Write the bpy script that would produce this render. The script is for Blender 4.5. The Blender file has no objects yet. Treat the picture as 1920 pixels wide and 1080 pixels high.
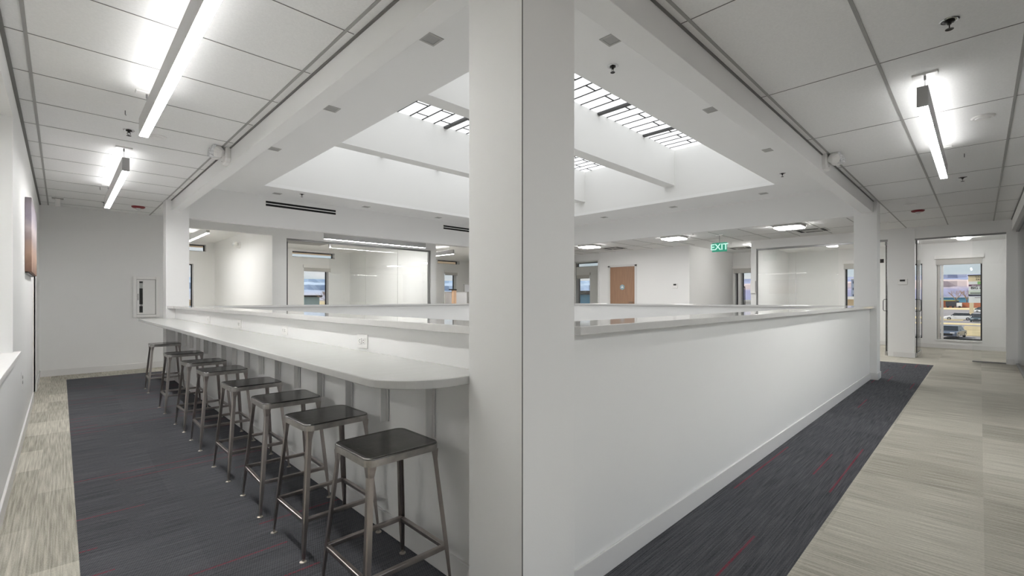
import bpy, bmesh, math, random
from mathutils import Vector, Matrix
PI = math.pi
SC = bpy.context.scene
COL = SC.collection
random.seed(7)

# ---------------------------------------------------------------- camera
cam_d = bpy.data.cameras.new('camera')
cam_d.sensor_width = 36.0
cam_d.lens = 36.0 * 862.0 / 1920.0
cam_d.shift_y = 20.0 / 1920.0
cam_d.clip_start = 0.05
cam_d.clip_end = 9000
cam = bpy.data.objects.new('camera', cam_d)
COL.objects.link(cam)
cam.location = (0, 0, 1.186)
cam.rotation_euler = (PI / 2, 0, math.atan2(0.71358, 0.70057) - PI / 2)
SC.camera = cam

# ---------------------------------------------------------------- world, sun, exposure
W = bpy.data.worlds.new('sky')
SC.world = W
W.use_nodes = True
wn = W.node_tree.nodes; wl = W.node_tree.links
for n in list(wn): wn.remove(n)
w_out = wn.new('ShaderNodeOutputWorld'); w_bg = wn.new('ShaderNodeBackground')
w_tc = wn.new('ShaderNodeTexCoord'); w_sep = wn.new('ShaderNodeSeparateXYZ')
w_ramp = wn.new('ShaderNodeValToRGB'); w_noise = wn.new('ShaderNodeTexNoise'); w_map = wn.new('ShaderNodeMapping')
w_nr = wn.new('ShaderNodeValToRGB'); w_mix = wn.new('ShaderNodeMixRGB')
wl.new(w_tc.outputs['Generated'], w_sep.inputs[0]); wl.new(w_sep.outputs['Z'], w_ramp.inputs[0])
r = w_ramp.color_ramp
r.elements[0].position = 0.0; r.elements[0].color = (0.72, 0.81, 0.86, 1)
r.elements[1].position = 0.6; r.elements[1].color = (0.52, 0.60, 0.70, 1)
e = r.elements.new(0.12); e.color = (0.62, 0.73, 0.80, 1)
w_map.inputs['Scale'].default_value = (3, 3, 14)
wl.new(w_tc.outputs['Generated'], w_map.inputs[0]); wl.new(w_map.outputs[0], w_noise.inputs['Vector'])
w_noise.inputs['Scale'].default_value = 2.0; w_noise.inputs['Detail'].default_value = 6
wl.new(w_noise.outputs['Fac'], w_nr.inputs[0])
w_nr.color_ramp.elements[0].position = 0.42; w_nr.color_ramp.elements[1].position = 0.62
wl.new(w_nr.outputs[0], w_mix.inputs[0]); wl.new(w_ramp.outputs[0], w_mix.inputs[1]); w_mix.inputs[2].default_value = (0.92, 0.93, 0.94, 1)
wl.new(w_mix.outputs[0], w_bg.inputs[0]); w_bg.inputs[1].default_value = 0.17
wl.new(w_bg.outputs[0], w_out.inputs[0])

sun_d = bpy.data.lights.new('sun', 'SUN'); sun_d.energy = 0.85; sun_d.angle = 0.01; sun_d.color = (1, 0.96, 0.9)
sun = bpy.data.objects.new('sun', sun_d); COL.objects.link(sun)
sun.rotation_euler = Vector((0.25, -0.75, -0.85)).to_track_quat('-Z', 'Y').to_euler()

SC.view_settings.view_transform = 'Standard'
SC.view_settings.look = 'None'
SC.view_settings.exposure = 2.32
SC.view_settings.gamma = 1.0
SC.view_settings.use_curve_mapping = False
SC.cycles.max_bounces = 10
SC.cycles.diffuse_bounces = 7
SC.cycles.glossy_bounces = 4
SC.cycles.transparent_max_bounces = 16
SC.cycles.transmission_bounces = 6
SC.cycles.use_denoising = True
SC.cycles.sample_clamp_indirect = 6.0
SC.cycles.caustics_reflective = False
SC.cycles.caustics_refractive = False

LAMP = 15.5       # emission strength of the pendant diffusers
UP = 2.9         # uplight slots of the pendants
SKYL = 0.36      # skylight panels, lit by the sky outside

# ---------------------------------------------------------------- materials
def srgb(r, g, b):
    f = lambda c: (c / 255) / 12.92 if c / 255 <= 0.04045 else ((c / 255 + 0.055) / 1.055) ** 2.4
    return (f(r), f(g), f(b), 1)

def new_mat(name):
    m = bpy.data.materials.new(name); m.use_nodes = True
    nt = m.node_tree
    for n in list(nt.nodes): nt.nodes.remove(n)
    out = nt.nodes.new('ShaderNodeOutputMaterial')
    return m, nt, out

def pbr(name, col, rough=0.5, metal=0.0, noise=0.0, nscale=(4, 4, 4), bump=0.0, bscale=80, spec=0.5, coat=0.0, detail=4):
    m, nt, out = new_mat(name)
    b = nt.nodes.new('ShaderNodeBsdfPrincipled')
    b.inputs['Base Color'].default_value = col
    b.inputs['Roughness'].default_value = rough
    b.inputs['Metallic'].default_value = metal
    b.inputs['Specular IOR Level'].default_value = spec
    if coat: b.inputs['Coat Weight'].default_value = coat
    nt.links.new(b.outputs[0], out.inputs[0])
    if noise or bump:
        tc = nt.nodes.new('ShaderNodeTexCoord')
    if noise:
        mp = nt.nodes.new('ShaderNodeMapping'); mp.inputs['Scale'].default_value = nscale
        nz = nt.nodes.new('ShaderNodeTexNoise'); nz.inputs['Scale'].default_value = 1.0; nz.inputs['Detail'].default_value = detail
        nt.links.new(tc.outputs['Object'], mp.inputs[0]); nt.links.new(mp.outputs[0], nz.inputs['Vector'])
        mr = nt.nodes.new('ShaderNodeMapRange')
        mr.inputs['From Min'].default_value = 0.3; mr.inputs['From Max'].default_value = 0.7
        mr.inputs['To Min'].default_value = 1 - noise; mr.inputs['To Max'].default_value = 1 + noise
        nt.links.new(nz.outputs['Fac'], mr.inputs[0])
        vm = nt.nodes.new('ShaderNodeVectorMath'); vm.operation = 'SCALE'
        vm.inputs[0].default_value = col[:3]
        nt.links.new(mr.outputs[0], vm.inputs['Scale']); nt.links.new(vm.outputs[0], b.inputs['Base Color'])
    if bump:
        nb = nt.nodes.new('ShaderNodeTexNoise'); nb.inputs['Scale'].default_value = bscale; nb.inputs['Detail'].default_value = 3
        nt.links.new(tc.outputs['Object'], nb.inputs['Vector'])
        bp = nt.nodes.new('ShaderNodeBump'); bp.inputs['Strength'].default_value = bump; bp.inputs['Distance'].default_value = 0.01
        nt.links.new(nb.outputs['Fac'], bp.inputs['Height']); nt.links.new(bp.outputs[0], b.inputs['Normal'])
    return m

def emit(name, col, s):
    m, nt, out = new_mat(name)
    e = nt.nodes.new('ShaderNodeEmission'); e.inputs[0].default_value = col; e.inputs[1].default_value = s
    nt.links.new(e.outputs[0], out.inputs[0]); return m

def glass(name, tint=(0.985, 0.992, 0.99, 1), f0=0.05, f1=0.6):
    m, nt, out = new_mat(name)
    t = nt.nodes.new('ShaderNodeBsdfTransparent'); t.inputs[0].default_value = tint
    g = nt.nodes.new('ShaderNodeBsdfGlossy'); g.inputs['Roughness'].default_value = 0.01
    fr = nt.nodes.new('ShaderNodeFresnel'); fr.inputs[0].default_value = 1.45
    mx = nt.nodes.new('ShaderNodeMixShader')
    nt.links.new(fr.outputs[0], mx.inputs[0]); nt.links.new(t.outputs[0], mx.inputs[1]); nt.links.new(g.outputs[0], mx.inputs[2])
    nt.links.new(mx.outputs[0], out.inputs[0]); return m

M = {}
M['wall'] = pbr('wall_paint', srgb(232, 232, 231), 0.6, noise=0.012, nscale=(0.8, 0.8, 0.8), bump=0.04, bscale=160)
M['well'] = pbr('skylight_well_paint', srgb(228, 228, 226), 0.6, noise=0.01, nscale=(1, 1, 1), bump=0.03, bscale=160)
M['ceil'] = pbr('ceiling_tile', srgb(234, 234, 233), 0.85, noise=0.03, nscale=(90, 90, 90), bump=0.12, bscale=260)
M['grid'] = pbr('ceiling_grid_metal', srgb(158, 157, 155), 0.5)
M['seam'] = pbr('ceiling_seam', srgb(118, 117, 115), 0.7)
M['base'] = pbr('baseboard_paint', srgb(222, 221, 220), 0.4)
M['quartz'] = pbr('white_quartz', srgb(188, 188, 186), 0.2, noise=0.02, nscale=(6, 20, 6), spec=0.55)
M['ledge'] = pbr('polished_quartz', srgb(212, 211, 209), 0.07, noise=0.02, nscale=(30, 30, 30), spec=0.7)
M['steelpaint'] = pbr('painted_steel', srgb(226, 225, 223), 0.4, bump=0.1, bscale=60)
M['seat'] = pbr('dark_patina_steel', srgb(112, 110, 108), 0.2, metal=1.0, noise=0.22, nscale=(9, 9, 9), bump=0.05, bscale=50)
M['edge'] = pbr('brushed_raw_steel', srgb(176, 173, 170), 0.28, metal=1.0, noise=0.25, nscale=(14, 14, 14), bump=0.05, bscale=60)
M['legm'] = pbr('raw_steel_leg', srgb(172, 165, 161), 0.28, metal=1.0, noise=0.22, nscale=(10, 10, 5))
M['glide'] = pbr('glide_zinc', srgb(186, 178, 168), 0.4, metal=0.6)
M['chrome'] = pbr('chrome', srgb(200, 200, 200), 0.15, metal=1.0)
M['alu'] = pbr('brushed_aluminium', srgb(150, 150, 150), 0.35, metal=0.7)
M['pend'] = pbr('pendant_housing', srgb(176, 176, 176), 0.5)
M['black'] = pbr('black_plastic', srgb(22, 22, 22), 0.5)
M['dark'] = pbr('dark_bronze', srgb(52, 50, 48), 0.35, metal=0.8)
M['white'] = pbr('white_plastic', srgb(232, 231, 229), 0.35)
M['greyp'] = pbr('grey_plastic', srgb(170, 169, 166), 0.45)
M['red'] = pbr('red_plastic', srgb(122, 26, 34), 0.4)
M['glass'] = glass('clear_glass')
M['lens'] = pbr('faceted_lens', srgb(225, 226, 228), 0.08, noise=0.2, nscale=(60, 60, 60), bump=0.8, bscale=55, spec=0.9)
M['lamp'] = emit('warm_diffuser', (1.0, 0.99, 0.975, 1), LAMP)
M['lamp_low'] = emit('flush_diffuser', (1.0, 0.985, 0.965, 1), 11.5)
M['fill_dim'] = emit('added_fill_diffuser', (1.0, 0.985, 0.965, 1), 4.5)  # only for the hidden lights added to brighten the far rooms
M['up'] = emit('uplight_slot', (1.0, 0.995, 0.985, 1), UP)
M['bar'] = pbr('skylight_bar', srgb(60, 60, 60), 0.5)
M['void'] = pbr('vent_void', srgb(8, 8, 8), 0.8)
M['wood'] = pbr('door_wood', srgb(158, 124, 100), 0.45, noise=0.10, nscale=(40, 40, 2.5))
M['shade'] = pbr('shade_fabric', srgb(196, 194, 190), 0.9, bump=0.1, bscale=300)
M['fabric'] = pbr('partition_fabric', srgb(206, 206, 208), 0.9, bump=0.1, bscale=300)
M['frame'] = pbr('window_frame', srgb(40, 42, 44), 0.4, metal=0.5)
M['tan'] = pbr('tan_wood', srgb(205, 170, 140), 0.6, noise=0.1, nscale=(20, 20, 3))
M['beigewood'] = pbr('soffit_wood', srgb(214, 190, 150), 0.6, noise=0.08, nscale=(3, 30, 3))

# skylight panel: translucent fibreglass backlit by the sky
M['sky'] = emit('backlit_fibreglass', (0.97, 0.985, 1.0, 1), SKYL)

def mnode(nt, op, a, b=None, c=None):
    n = nt.nodes.new('ShaderNodeMath'); n.operation = op
    for i, v in enumerate((a, b, c)):
        if v is None: continue
        if isinstance(v, (int, float)): n.inputs[i].default_value = v
        else: nt.links.new(v, n.inputs[i])
    return n.outputs[0]

def carpet(name, dark):
    m, nt, out = new_mat(name)
    b = nt.nodes.new('ShaderNodeBsdfPrincipled'); b.inputs['Roughness'].default_value = 0.95; b.inputs['Specular IOR Level'].default_value = 0.1
    nt.links.new(b.outputs[0], out.inputs[0])
    tc = nt.nodes.new('ShaderNodeTexCoord'); sp = nt.nodes.new('ShaderNodeSeparateXYZ')
    nt.links.new(tc.outputs['Object'], sp.inputs[0])
    X, Y = sp.outputs['X'], sp.outputs['Y']
    def nz(sx, sy, sc=1.0, det=3):
        mp = nt.nodes.new('ShaderNodeMapping'); mp.inputs['Scale'].default_value = (sx, sy, 1)
        n = nt.nodes.new('ShaderNodeTexNoise'); n.inputs['Scale'].default_value = sc; n.inputs['Detail'].default_value = det
        nt.links.new(tc.outputs['Object'], mp.inputs[0]); nt.links.new(mp.outputs[0], n.inputs['Vector']); return n.outputs['Fac']
    def white(a, b_):
        cb = nt.nodes.new('ShaderNodeCombineXYZ'); nt.links.new(a, cb.inputs[0]); nt.links.new(b_, cb.inputs[1])
        w = nt.nodes.new('ShaderNodeTexWhiteNoise'); w.noise_dimensions = '2D'; nt.links.new(cb.outputs[0], w.inputs['Vector']); return w.outputs['Value']
    def ramp(fac, c0, c1, p0=0.3, p1=0.7):
        r = nt.nodes.new('ShaderNodeValToRGB'); nt.links.new(fac, r.inputs[0])
        r.color_ramp.elements[0].position = p0; r.color_ramp.elements[0].color = c0
        r.color_ramp.elements[1].position = p1; r.color_ramp.elements[1].color = c1
        return r.outputs[0]
    T = 0.575
    tx = mnode(nt, 'FLOOR', mnode(nt, 'DIVIDE', mnode(nt, 'ADD', X, 0.1), T))
    ty = mnode(nt, 'FLOOR', mnode(nt, 'DIVIDE', mnode(nt, 'ADD', Y, 0.013), T))
    if not dark:
        st = nz(120, 3.2, 1.0, 4); fine = nz(300, 90, 1.0, 2); big = nz(5, 1.2)
        v = mnode(nt, 'ADD', mnode(nt, 'MULTIPLY', st, 0.62), mnode(nt, 'MULTIPLY', fine, 0.26))
        v = mnode(nt, 'ADD', v, mnode(nt, 'MULTIPLY', big, 0.12))
        v = mnode(nt, 'ADD', v, mnode(nt, 'MULTIPLY', mnode(nt, 'SUBTRACT', white(tx, ty), 0.5), 0.13))
        col = ramp(v, srgb(140, 136, 125), srgb(214, 210, 198), 0.30, 0.70)
        hgt = fine
    else:
        st = nz(3.5, 150, 1.0, 3); fine = nz(70, 300, 1.0, 2)
        rib = mnode(nt, 'SINE', mnode(nt, 'MULTIPLY', Y, 2 * PI / 0.014))
        dash = mnode(nt, 'SINE', mnode(nt, 'ADD', mnode(nt, 'MULTIPLY', X, 2 * PI / 0.010), mnode(nt, 'MULTIPLY', Y, 2 * PI / 0.028)))
        rr = mnode(nt, 'MULTIPLY', rib, dash)
        v = mnode(nt, 'ADD', mnode(nt, 'MULTIPLY', st, 0.6), mnode(nt, 'MULTIPLY', fine, 0.3))
        v = mnode(nt, 'ADD', v, mnode(nt, 'MULTIPLY', mnode(nt, 'ADD', rr, 1.0), 0.085))
        v = mnode(nt, 'ADD', v, mnode(nt, 'MULTIPLY', mnode(nt, 'SUBTRACT', white(tx, ty), 0.5), 0.05))
        col = ramp(v, srgb(44, 45, 49), srgb(108, 109, 114), 0.32, 0.74)
        # thin broken red yarn lines running along X
        row = mnode(nt, 'FLOOR', mnode(nt, 'DIVIDE', Y, 0.1437))
        fr = mnode(nt, 'FRACT', mnode(nt, 'DIVIDE', Y, 0.1437))
        seg = mnode(nt, 'FLOOR', mnode(nt, 'DIVIDE', mnode(nt, 'ADD', X, mnode(nt, 'MULTIPLY', row, 0.31)), 0.575))
        on = mnode(nt, 'GREATER_THAN', white(row, seg), 0.72)
        thin = mnode(nt, 'LESS_THAN', mnode(nt, 'ABSOLUTE', mnode(nt, 'SUBTRACT', fr, 0.5)), 0.04)
        brk = mnode(nt, 'GREATER_THAN', nz(110, 400, 1.0, 1), 0.45)
        fac = mnode(nt, 'MULTIPLY', mnode(nt, 'MULTIPLY', on, thin), mnode(nt, 'MULTIPLY', brk, 0.75))
        mx = nt.nodes.new('ShaderNodeMixRGB'); nt.links.new(fac, mx.inputs[0]); nt.links.new(col, mx.inputs[1]); mx.inputs[2].default_value = srgb(146, 50, 70)
        col = mx.outputs[0]; hgt = rr
    nt.links.new(col, b.inputs['Base Color'])
    bp = nt.nodes.new('ShaderNodeBump'); bp.inputs['Strength'].default_value = 0.25; bp.inputs['Distance'].default_value = 0.004
    nt.links.new(hgt, bp.inputs['Height']); nt.links.new(bp.outputs[0], b.inputs['Normal'])
    return m
M['beige'] = carpet('beige_carpet_tile', False)
M['charcoal'] = carpet('charcoal_carpet_tile', True)

# ---------------------------------------------------------------- mesh helpers
class MB:
    """collects shapes; build() links them as one mesh object"""
    def __init__(s): s.bm = bmesh.new()
    def box(s, x0, y0, z0, x1, y1, z1):
        vs = [s.bm.verts.new(p) for p in ((x0,y0,z0),(x1,y0,z0),(x1,y1,z0),(x0,y1,z0),(x0,y0,z1),(x1,y0,z1),(x1,y1,z1),(x0,y1,z1))]
        for f in ((0,3,2,1),(4,5,6,7),(0,1,5,4),(1,2,6,5),(2,3,7,6),(3,0,4,7)): s.bm.faces.new([vs[i] for i in f])
        return s
    def prism(s, pts, z0, z1):
        a = [s.bm.verts.new((x, y, z0)) for x, y in pts]; b = [s.bm.verts.new((x, y, z1)) for x, y in pts]
        n = len(pts)
        s.bm.faces.new(a[::-1]); s.bm.faces.new(b)
        for i in range(n): s.bm.faces.new((a[i], a[(i+1)%n], b[(i+1)%n], b[i]))
        return s
    def loft(s, rings, cap=True):
        R = [[s.bm.verts.new(p) for p in ring] for ring in rings]; n = len(R[0])
        for a, b in zip(R, R[1:]):
            for i in range(n): s.bm.faces.new((a[i], a[(i+1)%n], b[(i+1)%n], b[i]))
        if cap: s.bm.faces.new(R[0][::-1]); s.bm.faces.new(R[-1])
        return s
    def tube(s, pts, r, n=10, r_end=None):
        pts = [Vector(p) for p in pts]; rings = []
        for i, p in enumerate(pts):
            d = (pts[min(i+1, len(pts)-1)] - pts[max(i-1, 0)]).normalized()
            a = Vector((0, 0, 1)) if abs(d.z) < 0.9 else Vector((1, 0, 0))
            u = d.cross(a).normalized(); v = d.cross(u).normalized()
            rr = r if r_end is None else r + (r_end - r) * i / (len(pts) - 1)
            rings.append([p + (u * math.cos(2*PI*k/n) + v * math.sin(2*PI*k/n)) * rr for k in range(n)])
        return s.loft(rings)
    def lathe(s, prof, cx=0, cy=0, n=24, sx=1, sy=1):
        rings = [[(cx + sx*r_*math.cos(2*PI*k/n), cy + sy*r_*math.sin(2*PI*k/n), z) for k in range(n)] for r_, z in prof]
        return s.loft(rings)
    def xform(s, mat): bmesh.ops.transform(s.bm, matrix=mat, verts=s.bm.verts); return s
    def build(s, name, mat, parent=None, bevel=0.0, smooth=False, seg=2):
        bmesh.ops.recalc_face_normals(s.bm, faces=s.bm.faces)
        me = bpy.data.meshes.new(name); s.bm.to_mesh(me); s.bm.free()
        o = bpy.data.objects.new(name, me); COL.objects.link(o)
        me.materials.append(M[mat] if isinstance(mat, str) else mat)
        if parent is not None: o.parent = parent
        if smooth:
            for p in me.polygons: p.use_smooth = True
        if bevel:
            b = o.modifiers.new('bevel', 'BEVEL'); b.width = bevel; b.segments = seg; b.limit_method = 'ANGLE'; b.angle_limit = 0.6
        return o

def tag(o, label, cat, group=None):
    o['label'] = label; o['category'] = cat
    if group: o['group'] = group
    return o
def empty(name, loc, label=None, cat=None, group=None, rz=0):
    o = bpy.data.objects.new(name, None); COL.objects.link(o); o.location = loc; o.rotation_euler = (0, 0, rz)
    o.empty_display_size = 0.1
    if label: tag(o, label, cat, group)
    return o
def st(o):
    o['kind'] = 'structure'; return o
def copy_tree(o, parent=None):
    c = o.copy(); COL.objects.link(c)
    if parent is not None: c.parent = parent
    for ch in list(o.children): copy_tree(ch, c)
    return c
def text_mesh(name, s, size, mat, parent, loc, rot, extrude=0.001, bold=0.0, align='CENTER'):
    cu = bpy.data.curves.new(name, 'FONT'); cu.body = s; cu.size = size; cu.extrude = extrude; cu.align_x = align; cu.align_y = 'CENTER'; cu.offset = bold
    t = bpy.data.objects.new(name + '_tmp', cu); COL.objects.link(t)
    bpy.context.view_layer.update()
    me = bpy.data.meshes.new_from_object(t.evaluated_get(bpy.context.evaluated_depsgraph_get()))
    bpy.data.objects.remove(t)
    me.materials.clear(); me.materials.append(M[mat] if isinstance(mat, str) else mat)
    o = bpy.data.objects.new(name, me); COL.objects.link(o); o.parent = parent
    o.location = loc; o.rotation_euler = rot
    return o

def wall_x(name, mat, x0, x1, ya, yb, z0, z1, holes=()):
    """wall slab between x0..x1 running along Y, with rectangular holes (ya, yb, z0, z1)"""
    ys = sorted({ya, yb, *[h[0] for h in holes], *[h[1] for h in holes]}); ys = [v for v in ys if ya <= v <= yb]
    mb = MB()
    for a, b in zip(ys, ys[1:]):
        hh = sorted([(h[2], h[3]) for h in holes if h[0] < (a+b)/2 < h[1]])
        z = z0
        for h0, h1 in hh:
            if h0 > z: mb.box(x0, a, z, x1, b, h0)
            z = max(z, h1)
        if z < z1: mb.box(x0, a, z, x1, b, z1)
    return st(mb.build(name, mat))
def wall_y(name, mat, y0, y1, xa, xb, z0, z1, holes=()):
    xs = sorted({xa, xb, *[h[0] for h in holes], *[h[1] for h in holes]}); xs = [v for v in xs if xa <= v <= xb]
    mb = MB()
    for a, b in zip(xs, xs[1:]):
        hh = sorted([(h[2], h[3]) for h in holes if h[0] < (a+b)/2 < h[1]])
        z = z0
        for h0, h1 in hh:
            if h0 > z: mb.box(a, y0, z, b, y1, h0)
            z = max(z, h1)
        if z < z1: mb.box(a, y0, z, b, y1, z1)
    return st(mb.build(name, mat))

CH = 2.615   # hall ceiling
AH = 2.90    # atrium ceiling
BT = 0.10    # baseboard height

# ================================================================ floors
fl = MB()
# beige border ring: everything of the storey except the charcoal field
fl.box(-2.6, -3.0, -0.25, 15.35, 0.58, 0); fl.box(-0.9, 0.58, -0.25, 0.06, 15.0, 0)
fl.box(11.1, 0.58, -0.25, 15.35, 15.0, 0); fl.box(0.06, 9.386, -0.25, 11.1, 15.0, 0)
st(fl.build('floor', 'beige'))
fl2 = st(MB().box(-2.6, 0.58, -0.25, -0.9, 5.3, 0).build('floor_side_room', 'beige'))
fd = MB()
fd.box(0.06, 0.58, -0.25, 11.1, 1.31, 0); fd.box(0.06, 1.31, -0.25, 1.36, 9.386, 0)
fd.box(8.57, 1.31, -0.25, 11.1, 9.386, 0); fd.box(1.36, 8.30, -0.25, 8.57, 9.386, 0)
st(fd.build('floor_dark_carpet', 'charcoal'))
st(MB().box(1.2, 1.2, -1.5, 8.8, 8.5, -1.4).build('floor_bounce', 'base'))  # unseen pale floor, set high to bounce skylight onto the soffits

# ================================================================ ceilings
c = MB()
c.box(-2.6, -0.6, CH, 15.3, 1.15, CH + 0.06)          # right hall
c.box(-0.9, 1.15, CH, 1.20, 10.0, CH + 0.06)          # left hall
c.box(8.7, 1.15, CH, 12.3, 10.0, CH + 0.06)           # far right lobby
c.box(1.2, 8.40, CH, 8.7, 10.0, CH + 0.06)            # far left hall
c.box(12.3, 1.15, CH, 15.3, 5.6, CH + 0.06)
ceil = st(c.build('ceiling', 'ceil'))
g = MB(); s_ = MB()
t = 0.004
# left hall: main runs along Y, thin seams along X
for x in (-0.135, 1.085): g.box(x-0.008, 1.10, CH - t, x+0.008, 9.95, CH)
y = 2.37
while y < 9.9:
    s_.box(-0.23, y-0.0025, CH - 0.002, 1.13, y+0.0025, CH); y += 0.609
s_.box(1.138, 1.2, CH - 0.01, 1.15, 8.9, CH); s_.box(-0.232, 1.0, CH - 0.012, -0.212, 9.95, CH)
# right hall: main runs along X, thin seams along Y
for yy in (1.045, 0.436, -0.172): g.box(1.2, yy-0.008, CH - t, 12.2, yy+0.008, CH)
s_.box(1.16, 1.089, CH - 0.01, 8.9, 1.10, CH); s_.box(6.0, -0.40, CH - 0.012, 12.2, -0.388, CH)
x = 2.30 - 1.25
while x < 12.2:
    s_.box(x-0.0025, -0.40, CH - 0.002, x+0.0025, 1.09, CH); x += 1.25
# lobby behind the atrium
yy = 1.654
while yy < 9.9:
    g.box(8.8, yy-0.007, CH - t, 12.0, yy+0.007, CH); yy += 0.609
x = 9.85
while x < 12.1:
    s_.box(x-0.0025, 1.1, CH - 0.002, x+0.0025, 9.9, CH); x += 1.25
g.build('ceiling_grid', 'grid', ceil); s_.build('ceiling_seam', 'seam', ceil)

# atrium ceiling with the skylight well
WX0, WX1, WY0, WY1 = 2.20, 7.65, 2.16, 7.60
a = MB()
a.box(1.15, 1.10, AH, WX0, 8.47, AH + 0.05); a.box(WX1, 1.10, AH, 8.77, 8.47, AH + 0.05)
a.box(WX0, 1.10, AH, WX1, WY0, AH + 0.05); a.box(WX0, WY1, AH, WX1, 8.47, AH + 0.05)
st(a.build('ceiling_atrium', 'wall'))
GZ = 3.78
w = MB()
w.box(WX0 - 0.1, WY0 - 0.1, AH + 0.05, WX0, WY1 + 0.1, GZ + 0.1); w.box(WX1, WY0 - 0.1, AH + 0.05, WX1 + 0.1, WY1 + 0.1, GZ + 0.1)
w.box(WX0, WY0 - 0.1, AH + 0.05, WX1, WY0, GZ + 0.1); w.box(WX0, WY1, AH + 0.05, WX1, WY1 + 0.1, GZ + 0.1)
st(w.build('wall_skylight_well', 'well'))
for y0, y1, nm in ((3.74, 3.93, 'a'), (5.66, 5.86, 'b')):
    st(MB().box(WX0, y0, 3.16, WX1, y1, GZ + 0.02).build('trim_skylight_beam', 'well'))
wi = 1
for k, (y0, y1) in enumerate(((WY0, 3.74), (3.93, 5.66), (5.86, WY1))):
    sk = st(MB().box(WX0, y0, GZ, WX1, y1, GZ + 0.07).build('window_%d' % wi, 'sky')); wi += 1
    b = MB(); bx = [2.2]
    heavy = [2.92 - 1.24, 2.92, 4.145, 5.37, 6.597, 7.65]
    hv = MB()
    for h0, h1 in zip(heavy, heavy[1:]):
        if WX0 < h0 < WX1: hv.box(h0 - 0.03, y0, GZ - 0.03, h0 + 0.03, y1, GZ)
        for i in range(6):
            xa = h0 + (h1 - h0) * i / 6; xb = h0 + (h1 - h0) * (i + 1) / 6
            if xa > WX0 + 0.02: b.box(xa - 0.011, y0, GZ - 0.006, xa + 0.011, y1, GZ)
            if xb > WX0 + 0.05:
                for q in ((0.30, 0.90, 1.50) if i % 2 else (0.60, 1.20)):
                    yy = y0 + q + 0.07 * k
                    if yy < y1 - 0.1: b.box(max(xa, WX0), yy - 0.010, GZ - 0.006, xb, yy + 0.010, GZ)
    b.build('glazing_bar', 'bar', sk); hv.build('mullion', 'bar', sk)

# ================================================================ atrium beams, headers, columns, half walls
st(MB().box(1.15, 1.20, 2.462, 1.262, 8.30, AH + 0.02).build('trim_beam_left', 'wall', bevel=0.003))
st(MB().box(1.20, 1.10, 2.450, 8.60, 1.236, AH + 0.02).build('trim_beam_right', 'wall', bevel=0.003))
st(MB().box(1.15, 8.35, 2.395, 8.77, 8.47, AH + 0.02).build('wall_header_left', 'wall'))
st(MB().box(8.65, 1.10, 2.450, 8.77, 8.47, AH + 0.02).build('wall_header_right', 'wall'))

CW = 0.2775
def column(x, y, z1, label):
    o = MB().box(x, y, -0.2, x + CW, y + CW, z1).build('column', 'wall', bevel=0.003)
    tag(o, label, 'column'); return o
c1 = column(1.0815, 1.0530, 2.80, 'large white square column in the near corner between the two hallways')
MB().box(1.0800, 1.0515, 0.0, 1.0830, 1.0545, 2.61).build('corner_joint', 'seam', c1)
c2 = column(1.0815, 8.20, 2.80, 'white square column at the far end of the bar counter')
c3 = column(8.49, 1.0530, 2.80, 'white square column at the far right end of the half wall')
def col_base(c, x, y):
    MB().box(x - 0.012, y - 0.012, 0, x + CW + 0.012, y + CW + 0.012, BT).build('baseboard', 'base', c, bevel=0.003)
col_base(c2, 1.0815, 8.20); col_base(c3, 8.49, 1.053)

st(MB().box(1.19, 1.30, -3.6, 1.38, 8.25, 1.04).build('wall_atrium_left', 'wall'))
st(MB().box(1.30, 1.14, -3.6, 8.55, 1.33, 1.04).build('wall_atrium_right', 'wall'))
st(MB().box(1.30, 8.28, -3.6, 8.60, 8.45, 1.04).build('wall_atrium_back_left', 'wall'))
st(MB().box(8.55, 1.30, -3.6, 8.73, 8.45, 1.04).build('wall_atrium_back_right', 'wall'))
st(MB().box(1.178, 1.335, 0, 1.19, 8.2, BT).build('baseboard_left', 'base', bevel=0.002))
st(MB().box(1.36, 1.128, 0, 8.49, 1.14, BT).build('baseboard_right', 'base', bevel=0.002))

LZ = 1.078
def ledge(pts, name, label):
    o = MB().prism(pts, LZ - 0.034, LZ).build(name, 'ledge', bevel=0.003); return tag(o, label, 'ledge')
ledge([(1.152, 1.33), (1.43, 1.36), (1.43, 8.15), (1.36, 8.20), (1.0815, 8.199), (1.06, 8.19), (1.152, 8.0)][::-1] if False else
      [(1.43, 1.36), (1.43, 8.21), (1.36, 8.21), (1.36, 8.199), (1.09, 8.199), (1.152, 8.12), (1.152, 1.331), (1.36, 1.331), (1.36, 1.36)][::-1],
      'stone_ledge', 'white stone ledge capping the half wall above the bar counter')
ledge([(1.432, 1.08), (8.489, 1.08), (8.489, 1.331), (8.44, 1.36), (1.432, 1.36)], 'stone_ledge', 'white stone ledge capping the long half wall of the right hallway')
ledge([(1.432, 8.22), (8.44, 8.22), (8.44, 8.47), (1.432, 8.47)], 'stone_ledge', 'distant stone ledge on the far side of the opening, in front of the glass partition')
ledge([(8.50, 1.37), (8.78, 1.37), (8.78, 8.47), (8.50, 8.47)], 'stone_ledge', 'distant stone ledge on the far side, below the wooden door')

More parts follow.
